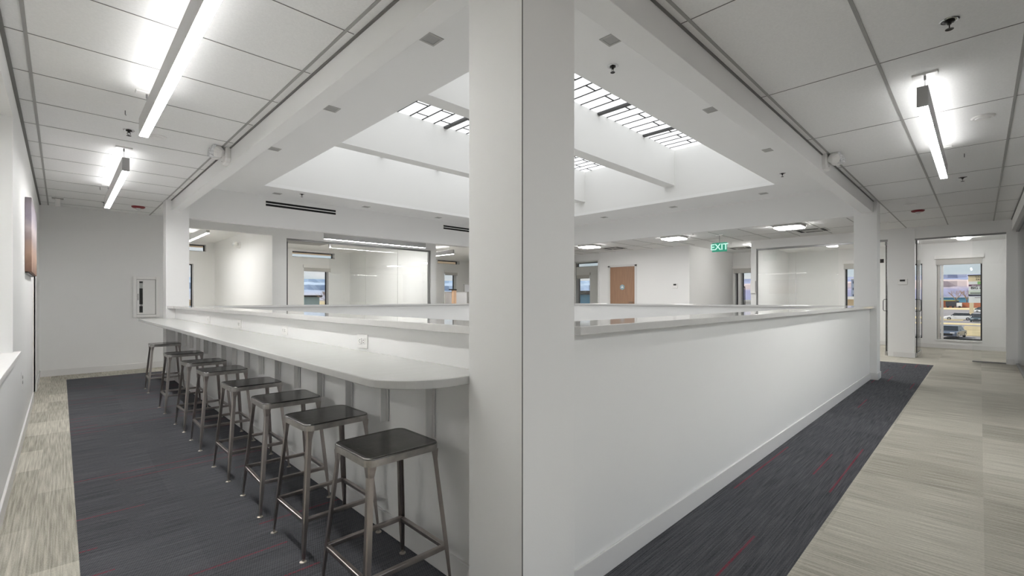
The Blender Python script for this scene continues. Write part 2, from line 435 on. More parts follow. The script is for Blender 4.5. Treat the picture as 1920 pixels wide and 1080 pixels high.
# ================================================================ bar counter with brackets
bar = empty('bar_counter', (1.187, 4.8, 0.9), 'long white quartz bar counter with rounded end above the row of stools', 'counter')
R = 0.24; pts = []
y0, y1, xf, xb = 1.331, 8.40, 0.79, 1.19
cyc = y0 + R * 0.9
for k in range(13):
    a_ = PI + (PI/2) * k / 12
    pts.append((xf + R + R * math.cos(a_), y0 + R + R * math.sin(a_)))
pts += [(1.0815, y0), (1.0815, y0 + 0.0), (xb, y0), (xb, 8.199), (1.08, 8.199), (1.08, y1), (xf + 0.03, y1), (xf, y1 - 0.03)]
pts = [p for i, p in enumerate(pts) if i == 0 or p != pts[i-1]]
o = MB().prism([(x - 1.19, y - 4.8) for x, y in pts], -0.032, 0.0).build('countertop', 'quartz', bar, bevel=0.004)
yb = 1.717; k = 0
while yb < 8.1:
    b = MB()
    by = yb - 4.8
    b.box(-0.006, by - 0.019, -0.335, 0, by + 0.019, -0.032)               # wall leg
    b.box(-0.036, by - 0.004, -0.335, -0.006, by + 0.004, -0.062)          # web
    b.box(-0.33, by - 0.019, -0.038, 0, by + 0.019, -0.032)                # arm under the top
    b.loft([[(-0.036, by - 0.004, -0.062), (-0.036, by + 0.004, -0.062), (-0.30, by + 0.004, -0.045), (-0.30, by - 0.004, -0.045)],
            [(-0.036, by - 0.004, -0.038), (-0.036, by + 0.004, -0.038), (-0.30, by + 0.004, -0.038), (-0.30, by - 0.004, -0.038)]])
    for zz in (-0.09, -0.19, -0.29): b.lathe([(0.006, 0), (0.005, 0.004), (0.001, 0.005)], n=8).bm if False else None
    ob = b.build('bracket', 'steelpaint', bar)
    yb += 0.402; k += 1

# ================================================================ stools
def rounded_rect(hx, hy, r, n=6):
    p = []
    for cx, cy, a0 in ((hx-r, hy-r, 0), (-hx+r, hy-r, PI/2), (-hx+r, -hy+r, PI), (hx-r, -hy+r, 1.5*PI)):
        for k in range(n+1):
            a = a0 + PI/2 * k / n; p.append((cx + r*math.cos(a), cy + r*math.sin(a)))
    return p
def make_stool():
    r_ = empty('bar_stool', (0, 0, 0), 'x', 'stool')
    HX, HY, Z = 0.160, 0.152, 0.602
    rings = []
    for d, z in ((0.0, Z - 0.030), (0.0, Z - 0.004), (0.0015, Z - 0.001), (0.005, Z)):
        rings.append([(x, y, z) for x, y in rounded_rect(HX - d, HY - d, 0.038)])
    rings.append([(x, y, Z - 0.0015) for x, y in rounded_rect(HX - 0.016, HY - 0.016, 0.03)])
    mb = MB().loft(rings)
    s = mb.build('seat', 'seat', r_)
    for p in s.data.polygons: p.use_smooth = len(p.vertices) == 4 and abs(p.normal.z) < 0.99
    # polished skirt around the pan
    out = [[(x, y, z) for x, y in rounded_rect(HX + 0.0015, HY + 0.0015, 0.039)] for z in (Z - 0.031, Z - 0.006)]
    inn = [[(x, y, z) for x, y in rounded_rect(HX - 0.003, HY - 0.003, 0.036)] for z in (Z - 0.006, Z - 0.031)]
    sk = MB(); sk.loft(out + inn + [out[0]], cap=False); skirt = sk.build('seat_rim', 'edge', s, smooth=False)
    skirt['label'] = 'polished bare steel rim'
    FX, FY = 0.187, 0.186
    def leg_pt(sx, sy, z):
        t = (Z - 0.03 - z) / (Z - 0.03)
        return Vector((sx * (HX - 0.022 + (FX - HX + 0.022) * t), sy * (HY - 0.022 + (FY - HY + 0.022) * t), z))
    for sx in (-1, 1):
        for sy in (-1, 1):
            rings = []
            # folded sheet leg: wide under the seat, narrow at the foot (L-section opening inwards)
            for z, wd in ((0.572, 0.034), (0.53, 0.022), (0.50, 0.021), (0.30, 0.022), (0.17, 0.021), (0.012, 0.012)):
                c_ = leg_pt(sx, sy, z); th = 0.0025; e_ = wd * 0.5
                ox, oy = c_.x + sx * e_, c_.y + sy * e_
                prof = [(ox, oy), (ox - sx*wd, oy), (ox - sx*wd, oy - sy*th), (ox - sx*th*2.5, oy - sy*th), (ox - sx*th, oy - sy*th*2.5), (ox - sx*th, oy - sy*wd), (ox, oy - sy*wd)]
                # soften the outer corner
                prof = [(ox, oy - sy*0.004), (ox - sx*0.004, oy)] + prof[1:]
                rings.append([(px, py, z) for px, py in prof])
            lg = MB().loft(rings).build('leg', 'legm', r_)
            f = leg_pt(sx, sy, 0.0)
            MB().lathe([(0.015, 0.0), (0.015, 0.003), (0.006, 0.006), (0.005, 0.014)], f.x, f.y, 14).build('foot_glide', 'glide', lg)
    zr = 0.172
    pp = {(sx, sy): leg_pt(sx, sy, zr) for sx in (-1, 1) for sy in (-1, 1)}
    def rail(a, b, axis):
        mb = MB(); w_ = 0.0105; h_ = 0.0095
        if axis == 'y':
            x_ = a.x; mb.box(x_ - w_*0.9, a.y, zr - h_, x_ + w_*0.9, b.y, zr + h_)
        else:
            y_ = a.y; mb.box(a.x, y_ - w_*0.9, zr - h_ + 0.004, b.x, y_ + w_*0.9, zr + h_ + 0.004)
        mb.build('foot_rail', 'legm', r_, bevel=0.003)
    rail(pp[(-1, -1)], pp[(-1, 1)], 'y'); rail(pp[(1, -1)], pp[(1, 1)], 'y')
    rail(pp[(-1, -1)], pp[(1, -1)], 'x'); rail(pp[(-1, 1)], pp[(1, 1)], 'x')
    return r_
stool = make_stool()
st_y = [(1.700, 0.950, 'nearest bar stool, beside the large near column'),
        (2.325, 0.962, 'second bar stool from the near column'),
        (2.920, 0.965, 'third bar stool from the near column'),
        (3.600, 0.960, 'fourth bar stool from the near column, middle of the row'),
        (4.440, 0.965, 'fifth bar stool, fourth from the far end of the row'),
        (5.140, 0.965, 'sixth bar stool, third from the far end of the row'),
        (6.075, 0.955, 'seventh bar stool, second from the far end'),
        (7.500, 0.975, 'farthest bar stool, closest to the white end wall')]
for i, (yy, xx, lb) in enumerate(st_y):
    s0 = stool if i == 0 else copy_tree(stool)
    s0.location = (xx, yy, 0); s0.rotation_euler = (0, 0, (0, 0.02, -0.03, 0.01, -0.01, 0.02, 0, -0.02)[i])
    tag(s0, 'raw steel backless ' + lb, 'stool', 'metal bar stools along the counter')

# ================================================================ outlets on the bar wall
def outlet(name, loc, rz, label, group=None, horiz=False):
    """plate in local YZ, facing local -X"""
    t = empty(name, loc, label, 'outlet', group, rz)
    MB().box(-0.006, -0.036, -0.06, 0, 0.036, 0.06).build('cover_plate', 'white', t, bevel=0.002)
    for dz in ((-0.021, 0.021)):
        mb = MB(); mb.box(-0.009, -0.017, dz - 0.014, -0.0055, 0.017, dz + 0.014); so = mb.build('socket', 'greyp', t, bevel=0.003)
        m2 = MB(); m2.box(-0.0095, -0.008, dz - 0.005, -0.0085, -0.005, dz + 0.005); m2.box(-0.0095, 0.005, dz - 0.005, -0.0085, 0.008, dz + 0.005)
        m2.box(-0.0095, -0.002, dz - 0.011, -0.0085, 0.002, dz - 0.008)
        m2.build('slot', 'black', so)
    return t
def outlet_rot(loc, label):
    # the bar-wall outlets are mounted sideways
    t = empty('wall_outlet', loc, label, 'outlet', 'outlets above the bar counter')
    MB().box(-0.006, -0.058, -0.038, 0, 0.058, 0.038).build('cover_plate', 'white', t, bevel=0.002)
    for dy in (-0.021, 0.021):
        so = MB().box(-0.009, dy - 0.015, -0.017, -0.0055, dy + 0.015, 0.017).build('socket', 'white', t, bevel=0.003)
        m2 = MB()
        for dz in (-0.008, 0.005): m2.box(-0.0095, dy - 0.006, dz, -0.0085, dy + 0.005, dz + 0.003)
        m2.box(-0.0095, dy + 0.008, -0.002, -0.0085, dy + 0.011, 0.002)
        m2.build('slot', 'black', so)
    return t
for yy, lb in ((2.385, 'sideways white outlet above the counter, nearest the column'), (3.615, 'sideways white outlet above the counter, second from the column'),
               (4.83, 'faint white outlet above the counter, third from the column'), (6.08, 'faint white outlet above the counter, farthest from the near column')):
    outlet_rot((1.19, yy, 0.952), lb)

# ================================================================ left hall
wall_x('wall_left', 'wall', -0.40, -0.23, 2.2, 10.05, 0, CH + 0.05, holes=((2.4, 4.57, 0.82, 2.415), (7.72, 8.42, 0, 2.16)))
st(MB().box(-0.60, 6.9, 0, -0.41, 8.9, 2.3).build('wall_left_recess', 'wall'))
st(MB().box(-0.40, 2.38, 0.790, -0.195, 4.66, 0.822).build('trim_1', 'base', bevel=0.003))   # pass-through sill
dr = st(MB().box(-0.40, 7.72, 0, -0.36, 8.42, 2.16).build('door_1', 'wall'))
f = MB(); f.box(-0.40, 7.69, 0, -0.222, 7.72, 2.19); f.box(-0.40, 8.42, 0, -0.222, 8.45, 2.19); f.box(-0.40, 7.69, 2.16, -0.222, 8.45, 2.19)
f.build('door_frame', 'steelpaint', dr, bevel=0.002)
MB().tube([(-0.33, 7.80, 1.0), (-0.30, 7.80, 1.0), (-0.30, 7.92, 1.0)], 0.008).build('door_handle', 'chrome', dr)
st(MB().box(-0.23, 2.2, 0, -0.218, 7.69, BT).build('baseboard_left_hall', 'base', bevel=0.002))
st(MB().box(-0.23, 8.45, 0, -0.218, 9.95, BT).build('baseboard_left_corner', 'base', bevel=0.002))
st(MB().box(-0.23, 9.938, 0, 1.45, 9.95, BT).build('baseboard_end', 'base', bevel=0.002))
outlet('wall_outlet', (-0.23, 5.508, 0.52), PI, 'small white outlet low on the left hallway wall')
# canvas picture
M['canvas'] = None
m, nt, out = new_mat('canvas_print')
b = nt.nodes.new('ShaderNodeBsdfPrincipled'); b.inputs['Roughness'].default_value = 0.7
tc = nt.nodes.new('ShaderNodeTexCoord'); sp = nt.nodes.new('ShaderNodeSeparateXYZ'); nt.links.new(tc.outputs['Object'], sp.inputs[0])
nz = nt.nodes.new('ShaderNodeTexNoise'); nz.inputs['Scale'].default_value = 5; nz.inputs['Detail'].default_value = 6; nt.links.new(tc.outputs['Object'], nz.inputs['Vector'])
v = mnode(nt, 'ADD', sp.outputs['Z'], mnode(nt, 'MULTIPLY', mnode(nt, 'SUBTRACT', nz.outputs['Fac'], 0.5), 0.35))
rp = nt.nodes.new('ShaderNodeValToRGB'); nt.links.new(mnode(nt, 'ADD', mnode(nt, 'MULTIPLY', v, 1.4), 0.5), rp.inputs[0])
cr = rp.color_ramp; cr.elements[0].position = 0.05; cr.elements[0].color = srgb(128, 98, 82); cr.elements[1].position = 0.95; cr.elements[1].color = srgb(128, 120, 126)
for p_, c_ in ((0.25, srgb(176, 146, 128)), (0.45, srgb(158, 142, 140)), (0.65, srgb(188, 176, 178)), (0.8, srgb(150, 142, 154))):
    e = cr.elements.new(p_); e.color = c_
nt.links.new(rp.outputs[0], b.inputs['Base Color']); nt.links.new(b.outputs[0], out.inputs[0]); M['canvas'] = m
pic = empty('wall_picture', (-0.229, 6.62, 1.765), 'thick wrapped canvas print in brown and lilac tones on the left wall', 'picture')
MB().box(0.0, -0.62, -0.335, 0.042, 0.62, 0.335).build('canvas', 'canvas', pic, bevel=0.003)
MB().box(0.0, -0.60, -0.345, 0.02, 0.60, -0.335).build('lower_strip', 'dark', pic)  # thin dark strip along the underside of the canvas

# ================================================================ back-left rooms (beyond Y = 9.95)
RC = 2.72
wall_y('wall_back_left', 'wall', 9.95, 10.07, -0.40, 12.0, 0, RC, holes=((1.50, 3.03, 0, 2.46), (3.30, 6.83, 0, 2.43), (6.99, 9.6, 0, 2.60)))
EXT = 0.25
W1 = ((1.75, 2.83, 2.47, 2.655), (1.9, 2.545, 0.9, 2.12))
W2 = ((5.075, 6.404, 2.485, 2.66), (5.425, 6.20, 0.9, 2.16))
W3 = ((10.476, 11.558, 2.565, 2.70), (10.80, 11.40, 0.9, 2.22))
wall_y('wall_exterior_back', 'wall', 14.8, 15.05, -0.4, 15.3, -3.6, RC + 0.1, holes=W1 + W2 + W3)
for xw in (3.03, 6.91):
    st(MB().box(xw, 10.07, 0, xw + 0.10, 14.8, RC).build('wall_partition', 'wall'))
st(MB().box(-0.4, 10.07, 0, -0.3, 14.8, RC).build('wall_partition', 'wall'))
cb = MB(); cb.box(-0.4, 10.0, RC, 12.3, 15.05, RC + 0.06); cb.box(12.0, 5.6, RC, 15.3, 15.05, RC + 0.06)
st(cb.build('ceiling_back_rooms', 'ceil'))
def window_y(x0, x1, z0, z1, yin, depth=0.2):
    global wi
    y = yin + depth; t = 0.025
    f = MB(); f.box(x0, y, z0, x0 + t, y + 0.04, z1); f.box(x1 - t, y, z0, x1, y + 0.04, z1)
    f.box(x0 + t, y, z0, x1 - t, y + 0.04, z0 + t); f.box(x0 + t, y, z1 - t, x1 - t, y + 0.04, z1)
    o = st(f.build('window_%d' % wi, 'frame')); wi += 1
    MB().box(x0 + t, y + 0.015, z0 + t, x1 - t, y + 0.021, z1 - t).build('pane', 'glass', o)
    return o
def window_x(y0, y1, z0, z1, xin, depth=0.2, t=0.025):
    global wi
    x = xin + depth
    f = MB(); f.box(x, y0, z0, x + 0.04, y0 + t, z1); f.box(x, y1 - t, z0, x + 0.04, y1, z1)
    f.box(x, y0 + t, z0, x + 0.04, y1 - t, z0 + t); f.box(x, y0 + t, z1 - t, x + 0.04, y1 - t, z1)
    o = st(f.build('window_%d' % wi, 'frame')); wi += 1
    MB().box(x + 0.015, y0 + t, z0 + t, x + 0.021, y1 - t, z1 - t).build('pane', 'glass', o)
    return o
for (x0, x1, z0, z1) in W1 + W2 + W3: window_y(x0, x1, z0, z1, 14.8)
# tan roof soffit outside, seen through the clerestory strips
sf = MB().box(-0.8, 15.05, 2.70, 15.3, 16.2, 2.76); st(sf.build('trim_exterior_soffit', 'beigewood'))
st(MB().box(15.3, -5, 2.72, 16.4, 16.2, 2.78).build('trim_exterior_soffit', 'beigewood'))

def roller(axis, a0, a1, z, d, label):
    """axis 'y': shade hangs on a wall facing -Y at y=d; 'x': on a wall facing -X at x=d"""
    if axis == 'y':
        t = empty('roller_shade', ((a0+a1)/2, d, z), label, 'window shade'); h = (a1-a0)/2
        MB().box(-h - 0.03, -0.06, 0, h + 0.03, 0, 0.09).build('cassette', 'white', t, bevel=0.003)
        MB().box(-h, -0.03, -0.10, h, -0.026, 0).build('shade_fabric', 'shade', t)
        MB().box(-h, -0.035, -0.115, h, -0.021, -0.10).build('hem_bar', 'greyp', t)
    else:
        t = empty('roller_shade', (d, (a0+a1)/2, z), label, 'window shade'); h = (a1-a0)/2
        MB().box(-0.07, -h - 0.03, 0, 0, h + 0.03, 0.085).build('cassette', 'white', t, bevel=0.003)
        MB().box(-0.03, -h, -0.13, -0.026, h, 0).build('shade_fabric', 'shade', t)
        MB().box(-0.035, -h, -0.145, -0.021, h, -0.13).build('hem_bar', 'greyp', t)
    return t
roller('y', 5.42, 6.25, 2.16, 14.8, 'raised roller shade over the window behind the glass partition')
roller('y', 10.80, 11.42, 2.23, 14.8, 'raised roller shade over the window of the office with grey partitions')

# ---- glass partition in the back-left wall: open leaf + three fixed panes
def handle_loop(parent, p0, p1, off, mat='chrome'):
    p0 = Vector(p0); p1 = Vector(p1); off = Vector(off)
    MB().tube([p0, p0 + off*0.75, p0 + off + (p1-p0)*0.12, p1 + off - (p1-p0)*0.12, p1 + off*0.75, p1], 0.009, 8).build('door_handle', mat, parent)
fr = MB(); fr.box(3.30, 9.985, 2.39, 6.83, 10.035, 2.43); fr.box(3.30, 9.985, 0, 3.32, 10.035, 2.39); fr.box(6.78, 9.985, 0, 6.83, 10.035, 2.39); fr.box(4.2, 9.985, 0, 6.78, 10.035, 0.03)
gp = st(fr.build('window_%d' % wi, 'alu')); wi += 1
for x0, x1 in ((4.205, 5.06), (5.068, 5.895), (5.903, 6.775)):
    MB().box(x0, 10.004, 0.03, x1, 10.016, 2.39).build('pane', 'glass', gp)
MB().box(4.20, 9.99, 2.3, 4.235, 10.03, 2.42).build('corner_fitting', 'chrome', gp)
lf = st(MB().box(3.338, 10.05, 0.02, 3.350, 10.92, 2.36).build('door_2', 'glass'))
MB().box(3.330, 10.04, 2.36, 3.358, 10.93, 2.395).build('top_rail', 'alu', lf)
MB().box(3.330, 10.04, 0.0, 3.358, 10.93, 0.08).build('bottom_rail', 'chrome', lf)
MB().box(3.336, 10.035, 0.02, 3.352, 10.05, 2.36).build('edge_seal', 'black', lf)
# transom blade/door closer channel above the opening
st(MB().box(3.33, 10.05, 2.40, 4.24, 10.62, 2.44).build('trim_2', 'grid'))

# soffit panel inside room
# ---- linear pendants
def pendant(loc, length, axis, label, canopies=True, low=0.26):
    """box housing: uplight slot on top, diffuser below; loc = near bottom end centre line on the ceiling plane"""
    t = empty('pendant_light', loc, label, 'ceiling light', 'linear pendant lights')
    zt, zb = -low + 0.125, -low; hw = 0.0265
    L = length
    hb = MB().box(-hw, 0, zb, hw, L, zt)
    if axis == 'x': hb.xform(Matrix.Rotation(-PI/2, 4, 'Z'))
    h = hb.build('housing', 'pend', t)
    d = MB().box(-hw + 0.002, 0.004, zb - 0.002, hw - 0.002, L - 0.004, zb + 0.001)
    if axis == 'x': d.xform(Matrix.Rotation(-PI/2, 4, 'Z'))
    d.build('diffuser', 'lamp', t)
    u = MB().box(-hw + 0.008, 0.25, zt, hw - 0.008, L - 0.25, zt + 0.002)
    if axis == 'x': u.xform(Matrix.Rotation(-PI/2, 4, 'Z'))
    u.build('uplight', 'up', t)
    for yy in (0.18, L - 0.18):
        c_ = MB().box(-0.062, yy - 0.03, -0.012, 0.062, yy + 0.03, 0)
        if axis == 'x': c_.xform(Matrix.Rotation(-PI/2, 4, 'Z'))
        cc = c_.build('canopy', 'white', t, bevel=0.002)
        r2 = MB().tube([(0, yy, zt), (0, yy, -0.012)], 0.002, 6); r2.tube([(0, yy, -0.04), (0, yy, -0.012)], 0.006, 8)
        if axis == 'x': r2.xform(Matrix.Rotation(-PI/2, 4, 'Z'))
        r2.build('cable', 'alu', t)
    return t
pendant((0.427, 1.79, CH), 2.44, 'y', 'nearest linear pendant over the bar stools, running out of view at the top')
pendant((0.427, 5.49, CH), 2.40, 'y', 'far linear pendant near the end wall of the left hallway')
pendant((3.745, 0.247, CH), 2.38, 'x', 'linear pendant hanging in the right hallway')
pendant((3.786, 9.25, CH), 2.40, 'x', 'linear pendant seen side on in front of the glass partition', low=0.225)
pendant((2.05, 10.55, RC), 2.44, 'y', 'linear pendant in the bright room left of the glass partition', low=0.25)
pendant((8.05, 10.6, RC), 3.4, 'y', 'linear pendant in the office with grey partitions', low=0.25)
pendant((3.7, 10.32, RC), 2.6, 'x', 'added hidden fill pendant close behind the glass partition', low=0.16)  # added above the sight line to brighten the room behind the glass
for i_, (l_, n_, a_, lb_) in enumerate((((-2.2, 2.7, CH), 2.44, 'y', 'added unseen fill pendant deep in the side room behind the pass-through opening'),  # pendants out of view, added to raise the hall brightness
        ((0.2, -1.75, 2.62), 1.6, 'x', 'added unseen fill pendant in the glazed area closest to the viewpoint'),
        ((2.6, -1.75, 2.62), 2.44, 'x', 'added unseen fill pendant in the glazed room, near end'),
        ((5.9, -1.75, 2.62), 2.44, 'x', 'added unseen fill pendant in the glazed room, middle'),
        ((2.6, -2.5, 2.62), 2.44, 'x', 'added unseen second-row fill pendant in the glazed room, near end'),
        ((5.9, -2.5, 2.62), 2.44, 'x', 'added unseen second-row fill pendant in the glazed room, middle'),
        ((9.2, -1.75, 2.62), 2.44, 'x', 'added unseen fill pendant in the glazed room, far end'))):
    pendant(l_, n_, a_, lb_)

# office room 3 furniture
for (x0, y0, x1, y1, h_, lb) in ((9.0, 12.3, 9.94, 12.36, 1.42, 'left grey fabric office partition, standing below the far office window'), (9.99, 12.3, 11.6, 12.36, 1.42, 'right grey fabric office partition beside the tan post'), (10.6, 13.3, 11.9, 13.36, 1.72, 'tall grey fabric office partition at the right, behind the others')):
    t = empty('office_partition', ((x0+x1)/2, y0, 0), lb, 'partition')
    hx = (x1-x0)/2
    MB().box(-hx + 0.02, 0.01, 0.1, hx - 0.02, 0.05, h_ - 0.02).build('fabric_panel', 'fabric', t)
    f = MB(); f.box(-hx, 0, 0, -hx + 0.02, 0.06, h_); f.box(hx - 0.02, 0, 0, hx, 0.06, h_); f.box(-hx + 0.02, 0, h_ - 0.02, hx - 0.02, 0.06, h_)
    f.build('panel_frame', 'greyp', t)
t = empty('tan_post', (9.05 + 0.2, 12.15, 0), 'tan post with a dark cap, standing in for an unclear brown shape by the grey office partitions', 'lamp')  # stand-in post for an unclear brown shape, not a lamp
MB().box(-0.06, -0.05, 0, 0.06, 0.05, 1.46).build('post', 'tan', t, bevel=0.004)
MB().box(-0.17, -0.06, 1.46, 0.07, 0.06, 1.50).build('cap', 'dark', t, bevel=0.004)

# emergency twin-head light
def emergency(loc, rz, label):
    """mounted on a surface facing local -X"""
    t = empty('emergency_light', loc, label, 'emergency light', 'twin-head emergency lights', rz)
    pl = [(-0.095, -0.035), (-0.06, -0.075), (0.06, -0.075), (0.095, -0.035), (0.095, 0.075), (-0.095, 0.075)]
    mb = MB().loft([[(0, y, z) for y, z in pl], [(-0.03, y * 0.97, z * 0.97) for y, z in pl], [(-0.045, y * 0.85, z * 0.85) for y, z in pl]])
    mb.build('base', 'white', t, bevel=0.003)
    MB().lathe([(0.004, 0), (0.004, 0.002)], n=8).xform(Matrix.Translation((-0.047, 0.03, -0.045)) @ Matrix.Rotation(-PI/2, 4, 'Y')).build('test_button', 'black', t)
    for sy, ang in ((-1, -0.5), (1, 0.85)):
        R_ = Matrix.Translation((-0.085, sy * 0.062, 0.015)) @ Matrix.Rotation(ang, 4, 'Z') @ Matrix.Rotation(0.35, 4, 'Y')
        hd = MB().loft([[(0.03, 0.030 * c, 0.030 * s) for c, s in _circ(12)], [(0.0, 0.052 * c, 0.052 * s) for c, s in _circ(12)], [(-0.03, 0.056 * c, 0.056 * s) for c, s in _circ(12)]]).xform(R_)
        h = hd.build('lamp_head', 'white', t, smooth=False, bevel=0.002)
        rr = rounded_rect(0.05, 0.05, 0.018, 3)
        l2 = MB().loft([[(-0.03, a, b) for a, b in rr], [(-0.058, a * 0.96, b * 0.96) for a, b in rr], [(-0.066, a * 0.7, b * 0.7) for a, b in rr]]).xform(R_)
        l2.build('lens', 'lens', h)
    MB().tube([(-0.04, -0.05, 0.0), (-0.085, -0.062, 0.015)], 0.014).build('swivel', 'white', t)
    MB().tube([(-0.04, 0.05, 0.0), (-0.085, 0.062, 0.015)], 0.014).build('swivel', 'white', t)
    return t
def _circ(n): return [(math.cos(2*PI*k/n), math.sin(2*PI*k/n)) for k in range(n)]
emergency((1.15, 5.06, 2.545), 0, 'white emergency light on the side of the left beam')
emergency((5.47, 1.10, 2.545), PI/2, 'white emergency light on the side of the right beam')
emergency((3.03, 12.3, 2.45), 0, 'white emergency light on the wall of the bright back room')

# ================================================================ sprinklers, detectors, small ceiling things
def sprinkler(label, loc, s=1.0):
    t = empty('fire_sprinkler', loc, label, 'sprinkler', 'fire sprinklers')
    MB().lathe([(0.040*s, 0), (0.040*s, -0.002), (0.034*s, -0.005), (0.030*s, -0.003), (0.02*s, -0.004)], n=24).build('escutcheon', 'chrome', t)
    MB().lathe([(0.022*s, -0.003), (0.022*s, -0.008), (0.010*s, -0.012), (0.008*s, -0.022)], n=16).build('cup', 'dark', t)
    b = MB(); b.tube([(-0.009*s, 0, -0.02), (-0.011*s, 0, -0.032), (0, 0, -0.044)], 0.0022, 6); b.tube([(0.009*s, 0, -0.02), (0.011*s, 0, -0.032), (0, 0, -0.044)], 0.0022, 6)
    b.build('frame_arm', 'dark', t)
    MB().lathe([(0.017*s, -0.046), (0.017*s, -0.048), (0.003, -0.044)], n=16).build('deflector', 'dark', t)
    return t
SPR = [('sprinkler beside the end of the nearest pendant in the left hallway', (0.413, 5.06, CH)), ('sprinkler close to the end wall of the left hallway', (0.465, 9.1, CH)),
       ('big nearby sprinkler at the top of the right hallway ceiling', (3.255, 0.111, CH)), ('sprinkler beyond the end of the right hallway pendant', (7.58, 0.146, CH)),
       ('sprinkler on the atrium soffit just right of the near column', (2.904, 1.898, AH)), ('sprinkler at the far right corner of the atrium soffit', (7.043, 1.896, AH)),
       ('sprinkler on the atrium soffit above the slot air vent', (2.822, 7.793, AH)), ('sprinkler on the lobby ceiling near the exit sign', (9.75, 4.35, CH))]
for lb, l in SPR: sprinkler(lb, l)

def disc(name, label, cat, loc, prof, mat, group=None, extra=None):
    t = empty(name, loc, label, cat, group)
    MB().lathe(prof, n=28).build('body', mat, t, smooth=False)
    if extra: extra(t)
    return t
sp_prof = [(0.070, 0), (0.070, -0.006), (0.060, -0.012), (0.052, -0.010), (0.02, -0.014)]
for lb, l in (('flat white ceiling speaker beside the nearest pendant', (0.607, 5.08, CH)), ('round white ceiling disc right of the right hallway pendant', (5.17, -0.015, CH)),
              ('round white disc before the red strobe in the right hallway', (9.2, 0.739, CH)), ('round white disc on the ceiling next to the far right column', (11.0, 1.25, CH)),
              ('round white disc on the lobby ceiling left of the exit sign', (9.9, 4.75, CH)), ('round white disc on the lobby ceiling between two square lights', (9.45, 3.35, CH))):
    def ex(t): MB().lathe([(0.045, -0.011), (0.04, -0.017), (0.01, -0.019)], n=24).build('cap', 'white', t)
    disc('ceiling_disc', lb, 'ceiling sensor', l, sp_prof, 'white', 'round white ceiling discs', ex)
for lb, l in (('red fire alarm strobe near the left hallway end wall', (0.86, 9.15, CH)), ('red fire alarm strobe at the far end of the right hallway', (9.9, 0.708, CH))):
    def ex(t): MB().lathe([(0.035, -0.028), (0.03, -0.045), (0.012, -0.052)], n=16).build('strobe_lens', 'lens', t)
    disc('fire_alarm', lb, 'fire alarm', l, [(0.085, 0), (0.085, -0.012), (0.070, -0.026), (0.03, -0.030)], 'red', 'red ceiling fire alarms', ex)
# curtain-rail like bracket near left end wall
t = empty('ceiling_bracket', (-0.03, 9.2, CH), 'small white bracket hanging from the ceiling by the left wall', 'bracket')
MB().box(-0.06, -0.05, -0.01, 0.06, 0.05, 0).build('base', 'greyp', t)
MB().box(-0.028, -0.018, -0.12, 0.028, 0.018, -0.01).build('stem', 'white', t, bevel=0.004)
# small hooks beside pendants
for lb, l in (('tiny dark ceiling hook left of the nearest pendant end', (0.35, 4.55, CH)), ('tiny dark ceiling hook left of the far pendant end', (0.36, 7.9, CH)), ('tiny dark ceiling hook beside the right hallway pendant', (6.35, 0.11, CH))):
    tag(MB().tube([(l[0], l[1], CH), (l[0], l[1], CH - 0.03), (l[0] + 0.006, l[1], CH - 0.035)], 0.0025, 6).build('ceiling_hook', 'dark'), lb, 'hook')

# atrium small square downlights
SPOT = [((1.745, y, AH), 'left soffit of the opening, %s') for y in (2.54, 4.10, 5.66)] + [((x, 1.705, AH), 'right soffit of the opening, %s') for x in (2.60, 4.21, 5.82)] + \
       [((x, 8.03, AH), 'far left soffit above the slot vents, %s') for x in (2.52, 4.07, 5.70)] + [((8.17, y, AH), 'far right soffit of the opening, %s') for y in (2.475, 4.02, 5.55)]
order = ['nearest the big column', 'middle one', 'farthest from the big column']
order2 = ['leftmost one', 'middle one', 'rightmost one']; order3 = ['rightmost one', 'middle one', 'leftmost one']
def downlight():
    t = empty('square_downlight', (0, 0, 0), 'x', 'downlight')
    f = MB(); f.box(-0.06, -0.06, -0.004, 0.06, -0.045, 0); f.box(-0.06, 0.045, -0.004, 0.06, 0.06, 0); f.box(-0.06, -0.045, -0.004, -0.045, 0.045, 0); f.box(0.045, -0.045, -0.004, 0.06, 0.045, 0)
    f.build('trim_ring', 'greyp', t)
    MB().box(-0.045, -0.045, -0.002, 0.045, 0.045, 0).build('lens_plate', 'grid', t)
    return t
d0 = downlight()
for i, (l, lb) in enumerate(SPOT):
    d = d0 if i == 0 else copy_tree(d0)
    d.location = l
    nm = (order if i < 6 else order2 if i < 9 else order3)[i % 3]
    tag(d, 'small square downlight on the ' + lb % nm, 'downlight', 'square downlights around the skylight')

# slot vents on the far-left header
for x0, lb in ((2.44, 'black two-slot air vent on the far left header'), (6.06, 'black two-slot air vent partly hidden behind the near column')):
    t = empty('slot_vent', (x0, 8.35, 2.735), lb, 'air vent', 'linear slot vents')
    f = MB(); L = 1.19
    f.box(-0.012, -0.006, -0.012, L + 0.012, 0, 0.0); f.box(-0.012, -0.006, 0.085, L + 0.012, 0, 0.097); f.box(-0.012, -0.006, 0, 0, 0, 0.085); f.box(L, -0.006, 0, L + 0.012, 0, 0.085); f.box(0, -0.006, 0.036, L, 0, 0.050)
    f.build('frame', 'white', t)
    MB().box(0, -0.002, 0, L, 0.0, 0.036).build('slot', 'void', t); MB().box(0, -0.002, 0.050, L, 0.0, 0.085).build('slot', 'void', t)

